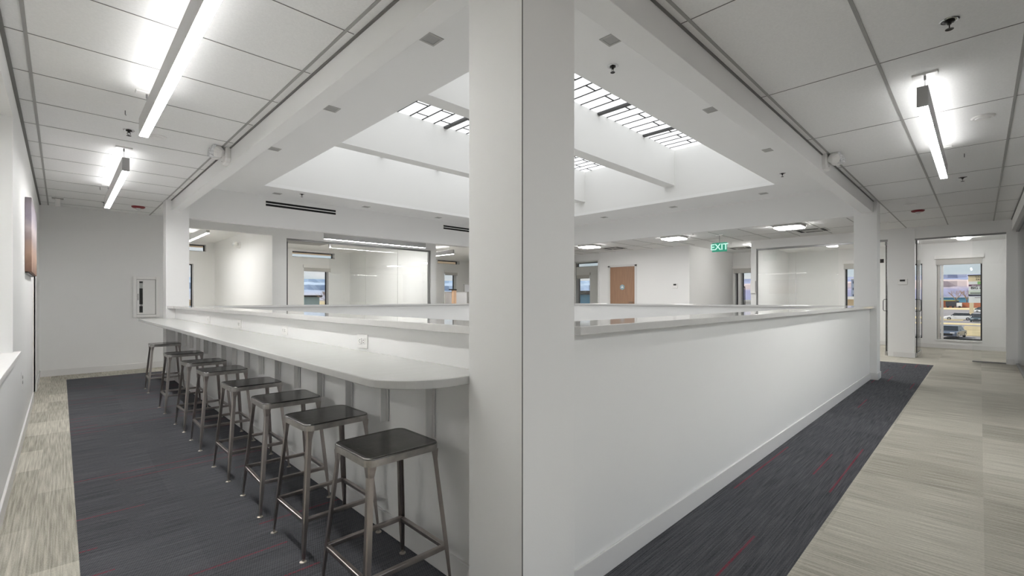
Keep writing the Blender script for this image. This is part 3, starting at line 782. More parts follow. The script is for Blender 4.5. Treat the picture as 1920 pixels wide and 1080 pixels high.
# ================================================================ fire extinguisher cabinet on the end wall
t = empty('extinguisher_cabinet', (1.038, 9.95, 1.215), 'white fire extinguisher cabinet with a narrow glass slot on the end wall', 'cabinet')
f = MB(); f.box(-0.175, -0.045, -0.345, -0.128, 0, 0.345); f.box(0.128, -0.045, -0.345, 0.175, 0, 0.345); f.box(-0.128, -0.045, 0.298, 0.128, 0, 0.345); f.box(-0.128, -0.045, -0.345, 0.128, 0, -0.298)
f.build('frame', 'white', t, bevel=0.004)
f = MB(); f.box(-0.124, -0.024, -0.294, -0.092, -0.008, 0.294); f.box(-0.045, -0.024, -0.294, 0.124, -0.008, 0.294); f.box(-0.092, -0.024, 0.264, -0.045, -0.008, 0.294); f.box(-0.092, -0.024, -0.294, -0.045, -0.008, -0.264)
d_ = f.build('door', 'white', t, bevel=0.002)
MB().box(-0.092, -0.014, -0.264, -0.045, -0.011, 0.264).build('pane', 'glass', d_)
MB().box(-0.116, -0.032, -0.055, -0.102, -0.024, 0.055).build('pull_handle', 'greyp', d_, bevel=0.002)
MB().box(-0.128, -0.004, -0.298, 0.128, -0.001, 0.298).build('interior', 'black', t)
MB().tube([(-0.066, -0.008, -0.22), (-0.066, -0.008, 0.10)], 0.004, 6).build('hose', 'dark', t)
f = MB(); f.box(-0.092, -0.0105, 0.145, -0.045, -0.0045, 0.235); f.box(-0.092, -0.0105, -0.155, -0.045, -0.0045, -0.125)
f.build('label_band', 'white', t)

# ================================================================ right hall end wall (X = 12.2) and rooms behind
wall_x('wall_right_end', 'wall', 12.20, 12.32, -0.55, 3.98, 0, CH + 0.1, holes=((-0.33, 0.92, 0, 2.39), (1.34, 3.86, 0, 2.41)))
st(MB().box(12.19, 0.92, 0, 12.20, 1.30, 2.615).build('trim_pier', 'wall'))
bb = MB(); bb.box(12.178, 0.91, 0, 12.19, 1.25, BT); bb.box(12.178, -0.43, 0, 12.20, -0.33, BT); bb.box(12.188, 3.86, 0, 12.20, 3.98, BT)
st(bb.build('baseboard_pier', 'base'))
MWN = ((-0.03, 0.735, 0.21, 2.10),)
XW = ((1.00, 1.50, 0.21, 2.05), (2.20, 2.56, 0.6, 2.12), (5.30, 5.39, 0.3, 2.14), (4.60, 5.22, 0.3, 2.12), (10.552, 11.66, 2.475, 2.64), (10.936, 11.60, 0.6, 2.14))
wall_x('wall_exterior_right', 'wall', 15.1, 15.35, -4.2, 15.05, -3.6, RC + 0.1, holes=MWN + XW)
for h in MWN + XW: window_x(h[0], h[1], h[2], h[3], 15.1, 0.17)
roller('x', -0.03, 0.75, 2.135, 15.1, 'white roller shade raised above the tall window with the car park view')
roller('x', 2.20, 2.58, 2.12, 15.1, 'short roller shade beside the far right column')
roller('x', 4.55, 5.42, 2.12, 15.1, 'roller shade over the twin windows at the end of the side passage')
roller('x', 10.93, 11.62, 2.14, 15.1, 'roller shade over the window left of the wooden door')
# strips imitating the jamb and a reflection at the left of the tall window
t = empty('window_screen', (15.08, 0.68, 0.22), 'strips standing in for jamb and reflection at the left edge of the tall window', 'screen')
MB().box(0.03, -0.005, 0, 0.05, 0.045, 1.86).build('jamb_strip_grey', 'shade', t); MB().box(0.03, -0.06, 0, 0.055, -0.015, 1.86).build('jamb_strip_white', 'white', t)
st(MB().box(15.085, -0.03, 0.17, 15.1, 0.78, 0.205).build('trim_window_sill', 'base'))
bb = MB(); bb.box(15.088, -4.0, 0, 15.1, 1.15, BT); bb.box(15.088, 1.35, 0, 15.1, 3.9, BT)
st(bb.build('baseboard_far', 'base'))
st(MB().box(12.32, 1.17, 0, 15.1, 1.29, 2.52).build('wall_partition_right', 'wall'))
st(MB().box(12.32, 3.90, 0, 15.1, 3.98, CH).build('wall_partition_right', 'wall'))
st(MB().box(12.32, -4.2, 2.52, 15.1, 3.9, 2.56).build('ceiling_far_rooms', 'ceil'))
st(MB().box(12.0, 5.45, 0, 15.1, 5.57, CH + 0.1).build('wall_side_passage', 'wall'))
wall_x('wall_door_side', 'wall', 12.0, 12.12, 5.57, 9.95, 0, CH + 0.1, holes=((7.06, 7.97, 0, 2.18), (8.33, 9.85, 0, 2.42)))
t = disc('ceiling_dome', 'white dome light in the room with the tall window', 'ceiling light', (14.0, 0.25, 2.52), [(0.12, 0), (0.12, -0.02), (0.09, -0.05), (0.03, -0.06)], 'lamp_low')
disc('ceiling_dome', 'added hidden fill dome in the side passage behind the exit sign', 'ceiling light', (13.0, 4.15, CH), [(0.12, 0), (0.12, -0.02), (0.09, -0.05), (0.03, -0.06)], 'lamp_low')  # hidden dome added to brighten the passage

# glass doors/partitions in the end wall
g1 = MB(); g1.box(12.24, -0.33, 2.36, 12.28, 0.92, 2.39); g1.box(12.24, -0.33, 0, 12.28, 0.105, 0.02)
o = st(g1.build('window_%d' % wi, 'alu')); wi += 1
MB().box(12.254, -0.33, 0.02, 12.266, 0.105, 2.36).build('pane', 'glass', o)
def glass_leaf(n, x0, y, label):
    l = st(MB().box(x0, y - 0.006, 0.09, x0 + 0.86, y + 0.006, 2.35).build('door_%d' % n, 'glass'))
    MB().box(x0, y - 0.007, 0.09, x0 + 0.006, y + 0.007, 2.35).build('edge_seal', 'black', l)
    f = MB(); f.box(x0 - 0.01, y - 0.018, 0.0, x0 + 0.88, y + 0.018, 0.09); f.build('bottom_rail', 'chrome', l, bevel=0.002)
    MB().box(x0 - 0.01, y - 0.018, 2.30, x0 + 0.12, y + 0.018, 2.39).build('top_fitting', 'alu', l)
    hx = x0 + 0.10
    for s in (-1, 1): handle_loop(l, (hx, y + s*0.006, 0.93), (hx, y + s*0.006, 1.17), (0, s*0.055, 0), 'alu')
    return l
glass_leaf(3, 12.33, 0.90, ''); glass_leaf(4, 12.33, 1.38, '')
g2 = MB(); g2.box(12.24, 1.34, 2.37, 12.28, 3.86, 2.41); g2.box(12.24, 2.2, 0, 12.28, 3.86, 0.02); g2.box(12.24, 3.84, 0.02, 12.28, 3.86, 2.37)
o = st(g2.build('window_%d' % wi, 'alu')); wi += 1
for y0, y1 in ((2.2, 3.02), (3.03, 3.84)): MB().box(12.254, y0, 0.02, 12.266, y1, 2.37).build('pane', 'glass', o)
# thermostats and readers
def wallbox(name, loc, dims, label, cat, screen=True):
    t = empty(name, loc, label, cat); a, b, c_ = dims
    MB().box(-a, -b, -c_, 0, b, c_).build('housing', 'white', t, bevel=0.004)
    if screen: MB().box(-a - 0.001, -b * 0.55, c_ * 0.1, -a + 0.001, b * 0.55, c_ * 0.7).build('display', 'black', t)
    return t
wallbox('thermostat', (12.19, 1.105, 1.53), (0.02, 0.075, 0.06), 'white thermostat with dark display on the pier between the glass doors', 'thermostat')
wallbox('thermostat', (12.0, 5.85, 1.54), (0.02, 0.075, 0.07), 'white thermostat right of the wooden door', 'thermostat')
wallbox('wall_box', (12.2, 3.92, 1.47), (0.05, 0.055, 0.15), 'white box mounted at the edge of the glass partition wall', 'box', False)
t = empty('panic_switch', (12.345, 1.42, 1.98), 'small dark fitting beside the glass door near the far column', 'fitting')
MB().box(-0.01, 0.0, -0.04, 0.01, 0.09, 0.04).build('body', 'dark', t)

# wooden door
dr = st(MB().box(12.02, 7.09, 0, 12.06, 7.94, 2.14).build('door_5', 'wood'))
f = MB(); f.box(11.985, 7.02, 0, 12.09, 7.09, 2.19); f.box(11.985, 7.94, 0, 12.09, 8.01, 2.19); f.box(11.985, 7.02, 2.14, 12.09, 8.01, 2.20)
f.build('door_frame', 'base', dr, bevel=0.002)
hexp = [(0.085*math.cos(PI/6 + k*PI/3), 0.085*math.sin(PI/6 + k*PI/3)) for k in range(6)]
hx_ = MB().loft([[(12.012, 7.52 + a, 1.53 + b) for a, b in hexp], [(12.02, 7.52 + a, 1.53 + b) for a, b in hexp]]); M['sign'] = pbr('sign_blue', srgb(150, 176, 186), 0.5)
hx_.build('door_sign', 'sign', dr)
tri = [(0.05*math.cos(PI/2 + k*2*PI/3), 0.05*math.sin(PI/2 + k*2*PI/3)) for k in range(3)]
MB().loft([[(12.010, 7.52 + a, 1.53 + b) for a, b in tri], [(12.012, 7.52 + a, 1.53 + b) for a, b in tri]]).build('sign_symbol', 'white', dr)
MB().tube([(12.02, 7.15, 1.08), (11.97, 7.15, 1.08), (11.965, 7.26, 1.08)], 0.01, 8).build('door_handle', 'chrome', dr)
# glazed opening left of the wooden door
f = MB(); f.box(11.985, 8.33, 0, 12.09, 8.38, 2.42); f.box(11.985, 8.38, 2.38, 12.09, 9.85, 2.42); f.box(12.03, 9.28, 0, 12.07, 9.30, 2.38)
o = st(f.build('window_%d' % wi, 'base')); wi += 1
MB().box(12.05, 8.38, 0.0, 12.06, 9.28, 2.38).build('pane', 'glass', o)

# exit sign
t = empty('exit_sign', (10.5, 4.08, CH), 'green lit exit sign hanging from the lobby ceiling', 'exit sign')
MB().box(-0.02, -0.08, -0.02, 0.02, 0.08, 0).build('canopy', 'white', t)
MB().box(-0.006, -0.01, -0.19, 0.006, 0.01, -0.02).build('stem', 'greyp', t)
M['exitg'] = emit('exit_green', srgb(60, 140, 115), 0.24); M['exitw'] = emit('exit_letters', srgb(190, 235, 220), 0.24)
pn = MB().box(-0.012, -0.16, -0.38, 0.012, 0.16, -0.18).build('sign_panel', 'exitg', t)
text_mesh('sign_letters', 'EXIT', 0.19, 'exitw', pn, (-0.0135, 0, -0.28), (PI/2, 0, -PI/2), bold=0.004)

# square flush lights in the lobby, plus added hidden ones in the rooms
def flush(loc, label, dm='lamp_low'):
    t = empty('square_ceiling_light', loc, label, 'ceiling light', 'square lobby ceiling lights')
    MB().prism(rounded_rect(0.24, 0.24, 0.07), -0.045, 0).build('housing', 'greyp', t)
    MB().prism(rounded_rect(0.225, 0.225, 0.065), -0.062, -0.045).build('diffuser', dm, t)
    return t
flush((10.1, 2.60, CH), 'square ceiling light nearest the far right column'); flush((10.1, 4.95, CH), 'square ceiling light in the middle of the lobby'); flush((10.1, 7.33, CH), 'square ceiling light at the left, beside the near column')
for l_, lb_ in (((4.2, 10.9, RC), 'added hidden fill light in the room behind the glass partition, front left'), ((5.8, 10.9, RC), 'added hidden fill light in the room behind the glass partition, front right'),  # ceiling lights hidden from view, added to brighten these rooms
        ((4.2, 11.8, RC), 'added hidden fill light in the room behind the glass partition, rear left'), ((5.8, 11.8, RC), 'added hidden fill light in the room behind the glass partition, rear right'),
        ((10.6, 11.2, RC), 'added hidden fill light in the office with grey partitions'), ((0.3, 11.2, RC), 'added hidden fill light in the bright left room, front'), ((0.3, 12.9, RC), 'added hidden fill light in the bright left room, rear'),
        ((12.95, 0.3, 2.52), 'added hidden fill light just behind the open glass doorway of the right hallway'), ((12.9, 2.5, 2.52), 'added hidden fill light just behind the glass wall beside the far right column')):
    flush(l_, lb_, 'lamp_low' if 'office' in lb_ or 'beside the far right' in lb_ else 'fill_dim')
# ceiling cassettes and diffusers
def cassette(loc, label):
    t = empty('ceiling_vent', loc, label, 'air vent', 'lobby ceiling vents')
    f = MB(); f.box(-0.27, -0.27, -0.012, 0.27, 0.27, 0); f.build('panel', 'greyp', t, bevel=0.004)
    for a in (-1, 1): MB().box(-0.2, a*0.21 - 0.03, -0.016, 0.2, a*0.21 + 0.03, -0.012).build('louvre', 'void', t)
    for a in (-1, 1): MB().box(a*0.21 - 0.03, -0.15, -0.016, a*0.21 + 0.03, 0.15, -0.012).build('louvre', 'void', t)
    return t
cassette((11.15, 2.45, CH), 'square air vent behind the ceiling light nearest the far column'); cassette((11.15, 7.25, CH), 'square air vent on the lobby ceiling above the wooden door')
cassette((13.6, 4.7, CH), 'square air vent in the side passage behind the exit sign')

# right wall of the right hall
st(MB().box(2.4, -0.55, 2.42, 12.2, -0.40, CH).build('wall_right_header', 'wall'))
f = MB(); f.box(2.4, -0.50, 2.38, 12.2, -0.45, 2.42); f.box(2.4, -0.50, 0, 12.2, -0.45, 0.03)
o = st(f.build('window_%d' % wi, 'alu')); wi += 1
for k in range(8):
    x0 = 2.42 + k * 1.222; MB().box(x0, -0.481, 0.03, x0 + 1.215, -0.469, 2.38).build('pane', 'glass', o)
st(MB().box(-2.7, -3.0, 0, -2.6, 2.2, 2.7).build('wall_unseen_behind', 'wall'))  # unseen wall added to hold back sky light on the near column
st(MB().box(-2.6, 5.2, 0, -0.4, 5.3, 2.7).build('wall_behind_left', 'wall'))
st(MB().box(-2.7, 2.2, 0, -2.6, 5.3, 2.7).build('wall_unseen_behind', 'wall'))
st(MB().box(-2.6, 1.15, CH, -0.9, 5.3, CH + 0.06).build('ceiling_side_room', 'ceil'))
st(MB().box(-2.6, -3.0, 2.62, 12.4, -0.5, 2.68).build('ceiling_right_room', 'ceil'))
st(MB().box(12.2, -3.0, 0, 12.32, -0.55, 2.62).build('wall_right_room_end', 'wall'))

# ================================================================ outside
GR = -3.6
M['asphalt'] = pbr('asphalt', srgb(138, 134, 136), 0.9, noise=0.12, nscale=(0.1, 0.3, 1))
M['drygrass'] = pbr('dry_grass', srgb(176, 160, 124), 0.95, noise=0.2, nscale=(0.2, 0.6, 1))
M['kerb'] = pbr('yellow_concrete', srgb(214, 196, 150), 0.9, noise=0.1, nscale=(1, 1, 1))
M['carglass'] = pbr('car_glass', srgb(26, 32, 40), 0.1, spec=0.8)
M['tyre'] = pbr('tyre', srgb(40, 40, 44), 0.8)
M['headlamp'] = pbr('headlamp', srgb(225, 225, 230), 0.15)
def paint(nm, c): M[nm] = pbr(nm, srgb(*c), 0.3, coat=0.5); return nm
ground = st(MB().box(-300, -600, GR - 0.5, 3200, 3200, GR).build('ground', 'asphalt'))
def patch(x0, y0, x1, y1, mat, name, h=0.05): return st(MB().box(x0, y0, GR, x1, y1, GR + h).build(name, mat))
patch(83, -30, 112, 1.9, 'drygrass', 'ground_grass'); patch(118, -30, 124, 12, 'kerb', 'ground_strip', 0.06)
patch(146, 2.2, 160, 14, 'kerb', 'ground_kerb_island', 0.15); patch(138.5, 2.6, 140.5, 7, 'kerb', 'ground_kerb', 0.14)
patch(280, -60, 330, 60, 'kerb', 'ground_far_strip', 0.05); patch(20, 120, 600, 900, 'drygrass', 'ground_field', 0.05)
patch(60, 0, 70, 8, 'kerb', 'ground_near_kerb', 0.05)

# mesa: layered ridge around the view; distance haze mixed into its colours as blue
m, nt, out = new_mat('mesa_hazed_rock')
b = nt.nodes.new('ShaderNodeBsdfPrincipled'); b.inputs['Roughness'].default_value = 1.0; b.inputs['Specular IOR Level'].default_value = 0.0
tc = nt.nodes.new('ShaderNodeTexCoord'); sp = nt.nodes.new('ShaderNodeSeparateXYZ'); nt.links.new(tc.outputs['Object'], sp.inputs[0])
nz = nt.nodes.new('ShaderNodeTexNoise'); nz.inputs['Scale'].default_value = 0.006; nz.inputs['Detail'].default_value = 7; nt.links.new(tc.outputs['Object'], nz.inputs['Vector'])
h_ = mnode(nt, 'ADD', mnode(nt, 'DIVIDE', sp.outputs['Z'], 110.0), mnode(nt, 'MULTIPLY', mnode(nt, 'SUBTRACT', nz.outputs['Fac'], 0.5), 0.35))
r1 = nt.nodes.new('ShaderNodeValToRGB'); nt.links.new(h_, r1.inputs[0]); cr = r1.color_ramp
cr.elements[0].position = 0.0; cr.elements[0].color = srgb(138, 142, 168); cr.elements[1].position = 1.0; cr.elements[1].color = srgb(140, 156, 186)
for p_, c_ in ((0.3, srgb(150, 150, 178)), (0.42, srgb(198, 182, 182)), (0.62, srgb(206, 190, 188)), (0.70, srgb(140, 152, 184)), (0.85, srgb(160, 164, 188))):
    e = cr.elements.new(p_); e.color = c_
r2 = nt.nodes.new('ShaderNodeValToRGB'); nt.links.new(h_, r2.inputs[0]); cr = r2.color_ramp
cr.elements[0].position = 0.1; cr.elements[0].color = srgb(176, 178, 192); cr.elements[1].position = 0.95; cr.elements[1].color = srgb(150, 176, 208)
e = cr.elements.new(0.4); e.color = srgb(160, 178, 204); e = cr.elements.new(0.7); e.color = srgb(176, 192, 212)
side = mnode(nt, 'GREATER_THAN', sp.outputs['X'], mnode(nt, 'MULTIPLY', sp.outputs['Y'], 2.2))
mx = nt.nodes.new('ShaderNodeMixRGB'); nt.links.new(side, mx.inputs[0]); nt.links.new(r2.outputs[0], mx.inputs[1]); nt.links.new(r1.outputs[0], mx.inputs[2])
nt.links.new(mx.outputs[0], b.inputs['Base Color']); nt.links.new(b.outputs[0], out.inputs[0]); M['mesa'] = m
rnd = random.Random(3)
bmm = bmesh.new(); N = 260; rings = []
prof = [(2000, GR), (2080, 12), (2220, 30), (2300, 42), (2320, 66), (2420, 76), (2520, 84), (2540, 98), (2900, 103), (2950, GR)]
ph = [rnd.uniform(0, 6) for _ in range(8)]
for i in range(N):
    az = math.radians(-35 + 160 * i / (N - 1))
    wob = sum(math.sin(az * f + p) / (1 + k * 0.6) for k, (f, p) in enumerate(zip((3, 7, 13, 23, 41, 67, 97, 131), ph)))
    row = []
    for j, (R_, z_) in enumerate(prof):
        rr = R_ + wob * 45 + rnd.uniform(-12, 12) * (1 if 0 < j < 7 else 0)
        zz = z_ + (rnd.uniform(-2.5, 2.5) + 1.5 * wob if 0 < j < 7 else 0) + (0.7 * wob if j in (7, 8) else 0)
        row.append(bmm.verts.new((rr * math.cos(az), rr * math.sin(az), zz)))
    rings.append(row)
for a_, b_ in zip(rings, rings[1:]):
    for j in range(len(prof) - 1): bmm.faces.new((a_[j], b_[j], b_[j+1], a_[j+1]))
mb = MB(); mb.bm.free(); mb.bm = bmm
mesa = mb.build('mesa', 'mesa'); tag(mesa, 'long flat-topped mesa with pinkish cliffs on the horizon outside the windows', 'mountain')

def car(name, loc, rz, paintm, label, suv=False, L=4.6, Wd=1.82):
    """nose towards local -X"""
    t = empty(name, loc, label, 'car', None, rz)
    H = 1.66 if suv else 1.44; hb = 0.98 if suv else 0.86
    l = L / 2; w = Wd / 2
    body = [(-l, 0.30), (-l, 0.62), (-l + 0.12, 0.74), (-l + 1.15, hb), (l - (0.15 if suv else 0.75), hb + 0.04), (l - 0.05, 0.82), (l, 0.35), (l - 0.1, 0.24), (-l + 0.1, 0.22)]
    rings = [[(x * k, y, 0.24 + (z - 0.24) * kz) for x, z in body] for y, k, kz in ((-w, 0.97, 0.93), (-w + 0.12, 1, 1), (w - 0.12, 1, 1), (w, 0.97, 0.93))]
    MB().loft(rings).build('body', paintm, t, bevel=0.03)
    gh = [(-l + 1.05, hb - 0.02), (-l + 1.75, H - 0.04), (-l + 2.3, H), (l - (0.7 if suv else 1.35), H - 0.02), (l - (0.2 if suv else 0.6), hb)]
    rings = [[(x * kx + 0.0, y * (1 if z < hb + 0.05 else 0.80), z) for x, z in gh] for y, kx in ((-w + 0.08, 1), (w - 0.08, 1))]
    g_ = MB().loft(rings).build('windows', 'carglass', t, bevel=0.02)
    roof = MB().loft([[(-l + 1.8, y, H - 0.03), (-l + 2.3, y, H + 0.015), (l - (0.72 if suv else 1.4), y, H + 0.0), (l - (0.75 if suv else 1.4), y, H - 0.05)] for y in (-w * 0.76, w * 0.76)])
    roof.build('roof', paintm, t, bevel=0.01)
    for sx in (-l + 0.85, l - 0.85):
        for sy in (-1, 1):
            wh = MB().lathe([(0.20, -0.11), (0.33, -0.10), (0.34, 0.0), (0.33, 0.10), (0.20, 0.11)], n=20).xform(Matrix.Translation((sx, sy * (w - 0.1), 0.34)) @ Matrix.Rotation(PI/2, 4, 'X'))
            wo = wh.build('wheel', 'tyre', t)
            MB().lathe([(0.19, 0.0), (0.17, 0.02), (0.02, 0.03)], n=12).xform(Matrix.Translation((sx, sy * (w + 0.01), 0.34)) @ Matrix.Rotation(-sy * PI/2, 4, 'X')).build('hub', 'chrome', wo)
    for sy in (-1, 1):
        MB().box(-l - 0.01, sy * (w - 0.38) - 0.2, 0.60, -l + 0.12, sy * (w - 0.38) + 0.2, 0.70).build('headlight', 'headlamp', t)
        MB().box(-l + 1.35, sy * w - 0.1 * (1 if sy > 0 else -1) * 0, hb + 0.02, -l + 1.5, sy * (w + 0.16), hb + 0.14).build('mirror', paintm, t) if sy > 0 else MB().box(-l + 1.35, -w - 0.16, hb + 0.02, -l + 1.5, -w, hb + 0.14).build('mirror', paintm, t)
    MB().box(-l - 0.02, -0.55, 0.36, -l + 0.02, 0.55, 0.56).build('grille', 'black', t)
    return t
paint('slate', (86, 98, 116)); paint('carwhite', (238, 238, 238)); paint('carteal', (40, 66, 78)); paint('carsilver', (176, 184, 200)); paint('carred', (150, 40, 40))
car('sedan', (78.2, 2.45, GR + 0.05), -0.18, 'slate', 'blue-grey sedan facing the building, nearest car in the tall window')
car('white_suv', (143, 3.45, GR), -PI/2 + 0.05, 'carwhite', 'white suv parked side on beyond the kerb', True, 4.7)
car('silver_car', (148.5, 0.6, GR), -0.25, 'carsilver', 'silver car parked between the white suv and the dark one')
car('dark_suv', (135, 0.35, GR), -0.12, 'carteal', 'dark teal suv with its nose to the building, right of the white suv', True)
car('white_car', (230, -0.9, GR), 1.2, 'carwhite', 'small distant white car behind the sign leg')
car('dark_car', (262, -0.7, GR), 0.9, 'carteal', 'small distant dark car behind the pylon sign')

# pylon sign
M['tanpanel'] = pbr('tan_panel', srgb(226, 208, 170), 0.7); M['greenp'] = pbr('green_panel', srgb(132, 186, 110), 0.6); M['purple'] = pbr('purple_panel', srgb(92, 44, 80), 0.6)
M['whitep'] = pbr('white_panel', srgb(228, 230, 226), 0.6); M['palep'] = pbr('pale_green_panel', srgb(206, 216, 200), 0.6); M['inkd'] = pbr('dark_lettering', srgb(40, 36, 36), 0.7); M['darkp'] = pbr('dark_panel', srgb(60, 62, 72), 0.6)
M['inkw'] = pbr('white_lettering', srgb(230, 225, 225), 0.7); M['tealp'] = pbr('teal_panel', srgb(96, 150, 150), 0.6)
sg = empty('pylon_sign', (183, 0.0, GR), 'tall multi-panel shopping centre pylon sign on two tan legs outside the tall window', 'sign')
def sz(y): return 1.186 + (560 - y) * 0.153 - GR
YL, YR = 2.30, -2.70
def panel(y_top, y_bot, mat, yl=YL, yr=YR): return MB().box(-0.3, yr, sz(y_bot), 0.3, yl, sz(y_top)).build('panel', mat, sg)
MB().box(-0.45, YR - 0.2, sz(518), 0.45, YL + 0.2, sz(516.3)).build('cap', 'dark', sg)
def tx(par, s_, size, mat, y, z, bold=0.0): text_mesh('lettering', s_, size, mat, par, (-0.32, y, z), (PI/2, 0, -PI/2), 0.01, bold)
p = panel(518, 528.3, 'tanpanel', YL + 0.1, YR - 0.1); tx(p, 'VALLEY', 0.72, 'inkd', -0.2, sz(520.7)); tx(p, 'FARMS', 0.72, 'inkd', -0.2, sz(525.2))
panel(528.6, 533.8, 'whitep', YL, 0.55); panel(528.6, 533.8, 'greenp', 0.55, YR)
p = panel(534.1, 537.2, 'purple'); tx(p, 'planet fitness', 0.42, 'inkw', 0.6, sz(535.8))
p = panel(537.5, 544.8, 'whitep'); tx(p, 'BIG LOTS', 0.95, 'inkd', -0.1, sz(540.5), 0.02)
p = panel(545.0, 552.0, 'palep'); tx(p, 'A  B E S T', 0.5, 'inkd', 0.2, sz(550)) if False else MB().box(-0.32, YR + 0.4, sz(550.6), -0.30, YL - 0.3, sz(549.2)).build('panel_stripe', 'inkd', p)
panel(552.2, 555.6, 'darkp'); p = panel(555.9, 567.6, 'whitep')
MB().box(-0.32, YR + 0.6, sz(558.4), -0.30, YL - 1.2, sz(557.6)).build('panel_stripe', 'purple', p)
MB().box(-0.3, YL - 1.0, 0, 0.3, YL - 0.15, sz(567.6)).build('leg', 'tanpanel', sg); MB().box(-0.3, YR + 0.15, 0, 0.3, YR + 1.0, sz(567.6)).build('leg', 'tanpanel', sg)
MB().box(-0.3, -2.15, 0, 0.3, -1.45, sz(567.6)).build('leg', 'tanpanel', sg) if False else None

# trees
M['bark'] = pbr('bark', srgb(110, 92, 84), 0.9); M['twig'] = pbr('twig', srgb(164, 138, 116), 0.95); M['leaf'] = pbr('leaf', srgb(112, 128, 84), 0.9, noise=0.3, nscale=(1, 1, 1))
def bare_tree(loc, h, spread, label, seed, dense=3, group=None):
    rr = random.Random(seed)
    t = empty('bare_tree', loc, label, 'tree', group)
    tb = MB(); br = MB()
    tb.tube([(0, 0, 0), (0.05, 0.03, h * 0.45)], h * 0.028, 7, h * 0.018)
    def grow(p, d, L, r_, lv):
        q = p + d * L
        br.tube([p, (p + q) / 2 + Vector((rr.uniform(-1, 1), rr.uniform(-1, 1), 0)) * L * 0.06, q], r_, 5, r_ * 0.55)
        if lv == 0: return
        for _ in range(dense):
            dd = (d + Vector((rr.uniform(-1, 1), rr.uniform(-1, 1), rr.uniform(-0.25, 0.6))) * 0.75).normalized()
            grow(q if _ else p + d * L * 0.7, dd, L * rr.uniform(0.6, 0.85), r_ * 0.55, lv - 1)
    for k in range(5):
        a_ = k * 2 * PI / 5 + rr.uniform(-0.4, 0.4)
        grow(Vector((0.05, 0.03, h * 0.40)), Vector((math.cos(a_) * spread, math.sin(a_) * spread, 1)).normalized(), h * 0.22, h * 0.013, 3)
    tb.build('trunk', 'bark', t); br.build('branches', 'twig', t)
    return t
bare_tree((338, 9.0, GR), 10.5, 0.8, 'thin bare tree on the left of a pair beyond the car park', 1, group='bare trees beyond the car park')
bare_tree((345, 5.0, GR), 10.0, 0.4, 'thin bare tree on the right of a pair beyond the car park', 2, group='bare trees beyond the car park')
bare_tree((36.9, 86.0, GR), 7.2, 0.9, 'wide bare tree in the window behind the glass partition', 5, 4)
bare_tree((43.0, 88.0, GR), 5.6, 0.9, 'smaller bare tree right of the wide one, same window', 6, 4)
def bush(loc, r_, label, seed):
    rr = random.Random(seed); mb = MB()
    bmesh.ops.create_icosphere(mb.bm, subdivisions=3, radius=r_)
    for v in mb.bm.verts: v.co *= rr.uniform(0.82, 1.12); v.co.z = max(v.co.z * 0.9 + r_ * 0.6, 0)
    o = mb.build('shrub', 'leaf'); o.location = loc; tag(o, label, 'shrub'); return o
bush((41.0, 80.5, GR), 2.3, 'round green shrub at the foot of the small bare tree', 1)
bush((71, 22.0, GR), 1.5, 'green shrub near the street lamp outside the twin windows', 2)
# buildings
for nm, c_ in (('b_teal', (160, 182, 178)), ('b_cream', (232, 208, 168)), ('b_grey', (150, 160, 182)), ('b_orange', (206, 124, 88)), ('b_lime', (196, 190, 90)), ('b_blue', (96, 150, 176)), ('b_tan', (216, 186, 140)), ('b_white', (232, 230, 224))):
    M[nm] = pbr('wall_' + nm, srgb(*c_), 0.85)
M['winblue'] = pbr('dark_window', srgb(50, 66, 88), 0.2)
def building(name, x0, y0, x1, y1, h, mat, label, face='x', rows=1, cols=2, roofm='dark', oh=0.4):
    t = empty(name, ((x0+x1)/2, (y0+y1)/2, GR), label, 'building'); hx, hy = (x1-x0)/2, (y1-y0)/2
    MB().box(-hx, -hy, 0, hx, hy, h).build('walls', mat, t)
    MB().box(-hx - oh, -hy - oh, h, hx + oh, hy + oh, h + 0.35).build('roof', roofm, t)
    for i in range(cols):
        for j in range(rows):
            zc = h * (j + 0.55) / rows; hh = min(0.8, h / rows * 0.28)
            if face == 'x':
                yc = -hy + 2*hy * (i + 0.5) / cols; ww = min(0.7, hy / cols * 0.5); w_ = MB().box(-hx - 0.05, yc - ww, zc - hh, -hx + 0.05, yc + ww, zc + hh)
            else:
                xc = -hx + 2*hx * (i + 0.5) / cols; ww = min(0.7, hx / cols * 0.5); w_ = MB().box(xc - ww, -hy - 0.05, zc - hh, xc + ww, -hy + 0.05, zc + hh)
            w_.build('window', 'winblue', t)
    return t
building('house', 26, 90, 35.9, 100, 5.1, 'b_teal', 'grey-teal house with dark roof edge behind the glass partition window', 'y', 1, 4)
building('house', 44, 92, 56, 100, 4.4, 'b_white', 'white house right of the bare trees outside', 'y', 1, 4, 'b_white')
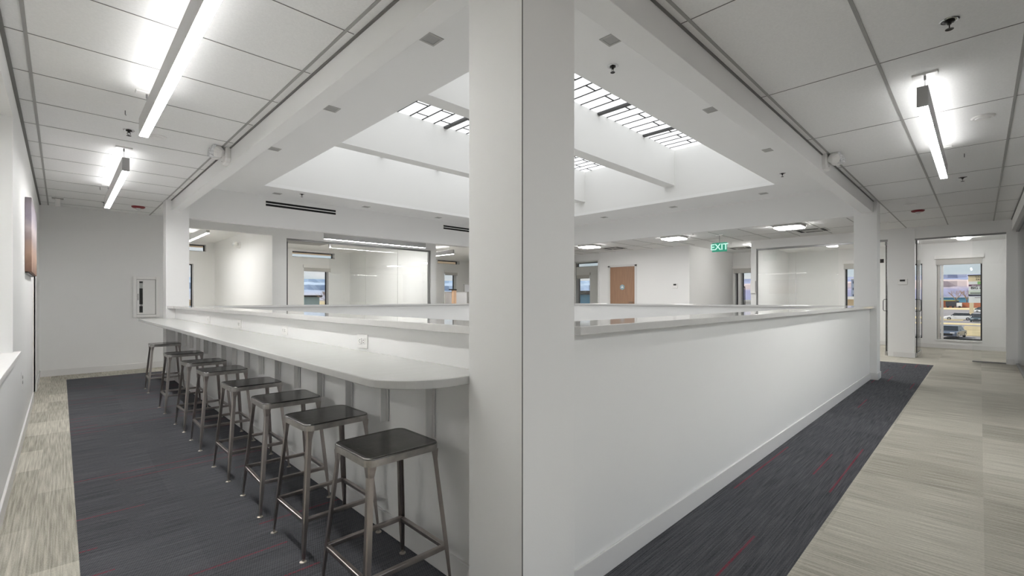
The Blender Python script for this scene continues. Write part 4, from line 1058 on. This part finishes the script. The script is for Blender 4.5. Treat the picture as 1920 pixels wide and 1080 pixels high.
building('building', 12, 82, 19.5, 92, 4.3, 'b_tan', 'tan building low in the window of the bright left room', 'y', 2, 4, 'b_cream')
building('apartment_block', 388, 50, 410, 62.2, 18.0, 'b_grey', 'grey-blue multi-storey block seen beside the far right column', 'x', 4, 4, 'b_white')
building('building', 70, 9, 80, 12.6, 4.7, 'b_cream', 'cream low building below the grey-blue block', 'x', 1, 2, 'b_white')
building('building', 34, 22.5, 50, 34, 5.15, 'b_blue', 'blue-teal flat roofed building in the window left of the wooden door', 'x', 1, 2, 'dark')
building('building', 88, 30, 96, 34, 4.2, 'b_white', 'small white building behind the street lamp', 'x', 1, 2, 'b_white')
building('workshop', 340, 9.3, 352, 18, 3.6, 'b_orange', 'orange walled workshop with lime roof beyond the car park', 'x', 1, 2, 'b_lime', 1.2)
f_ = MB().box(344, -8, GR, 344.5, 8.6, GR + 2.7).build('orange_fence', 'b_orange'); tag(f_, 'long orange fence at the back of the car park', 'fence')
building('warehouse', 420, -30, 440, 24, 5.6, 'b_blue', 'long blue-grey warehouse behind the orange fence', 'x', 1, 6, 'b_white')
tk = empty('truck', (334, 9.8, GR), 'dark truck with white cab parked by the orange workshop', 'truck')
MB().box(-1.2, -1.0, 0.8, 1.2, 3.0, 3.4).build('cargo_box', 'darkp', tk, bevel=0.05); MB().box(-1.1, -3.2, 0.6, 1.1, -1.1, 2.6).build('cab', 'carwhite', tk, bevel=0.1)
for sy in (-2.3, 0.2, 2.2): MB().lathe([(0.45, -1.3), (0.5, -1.2), (0.5, 1.2), (0.45, 1.3)], n=14).xform(Matrix.Translation((0, sy, 0.5)) @ Matrix.Rotation(PI/2, 4, 'Y')).build('axle', 'tyre', tk)
lp = empty('street_lamp', (74.0, 25.0, GR), 'dark street lamp outside the twin passage windows', 'lamp')
MB().tube([(0, 0, 0), (0, 0, 6.6)], 0.09, 8, 0.06).build('pole', 'dark', lp); MB().box(-0.2, 0, 6.5, 0.2, 1.4, 6.65).build('head', 'dark', lp, bevel=0.03)
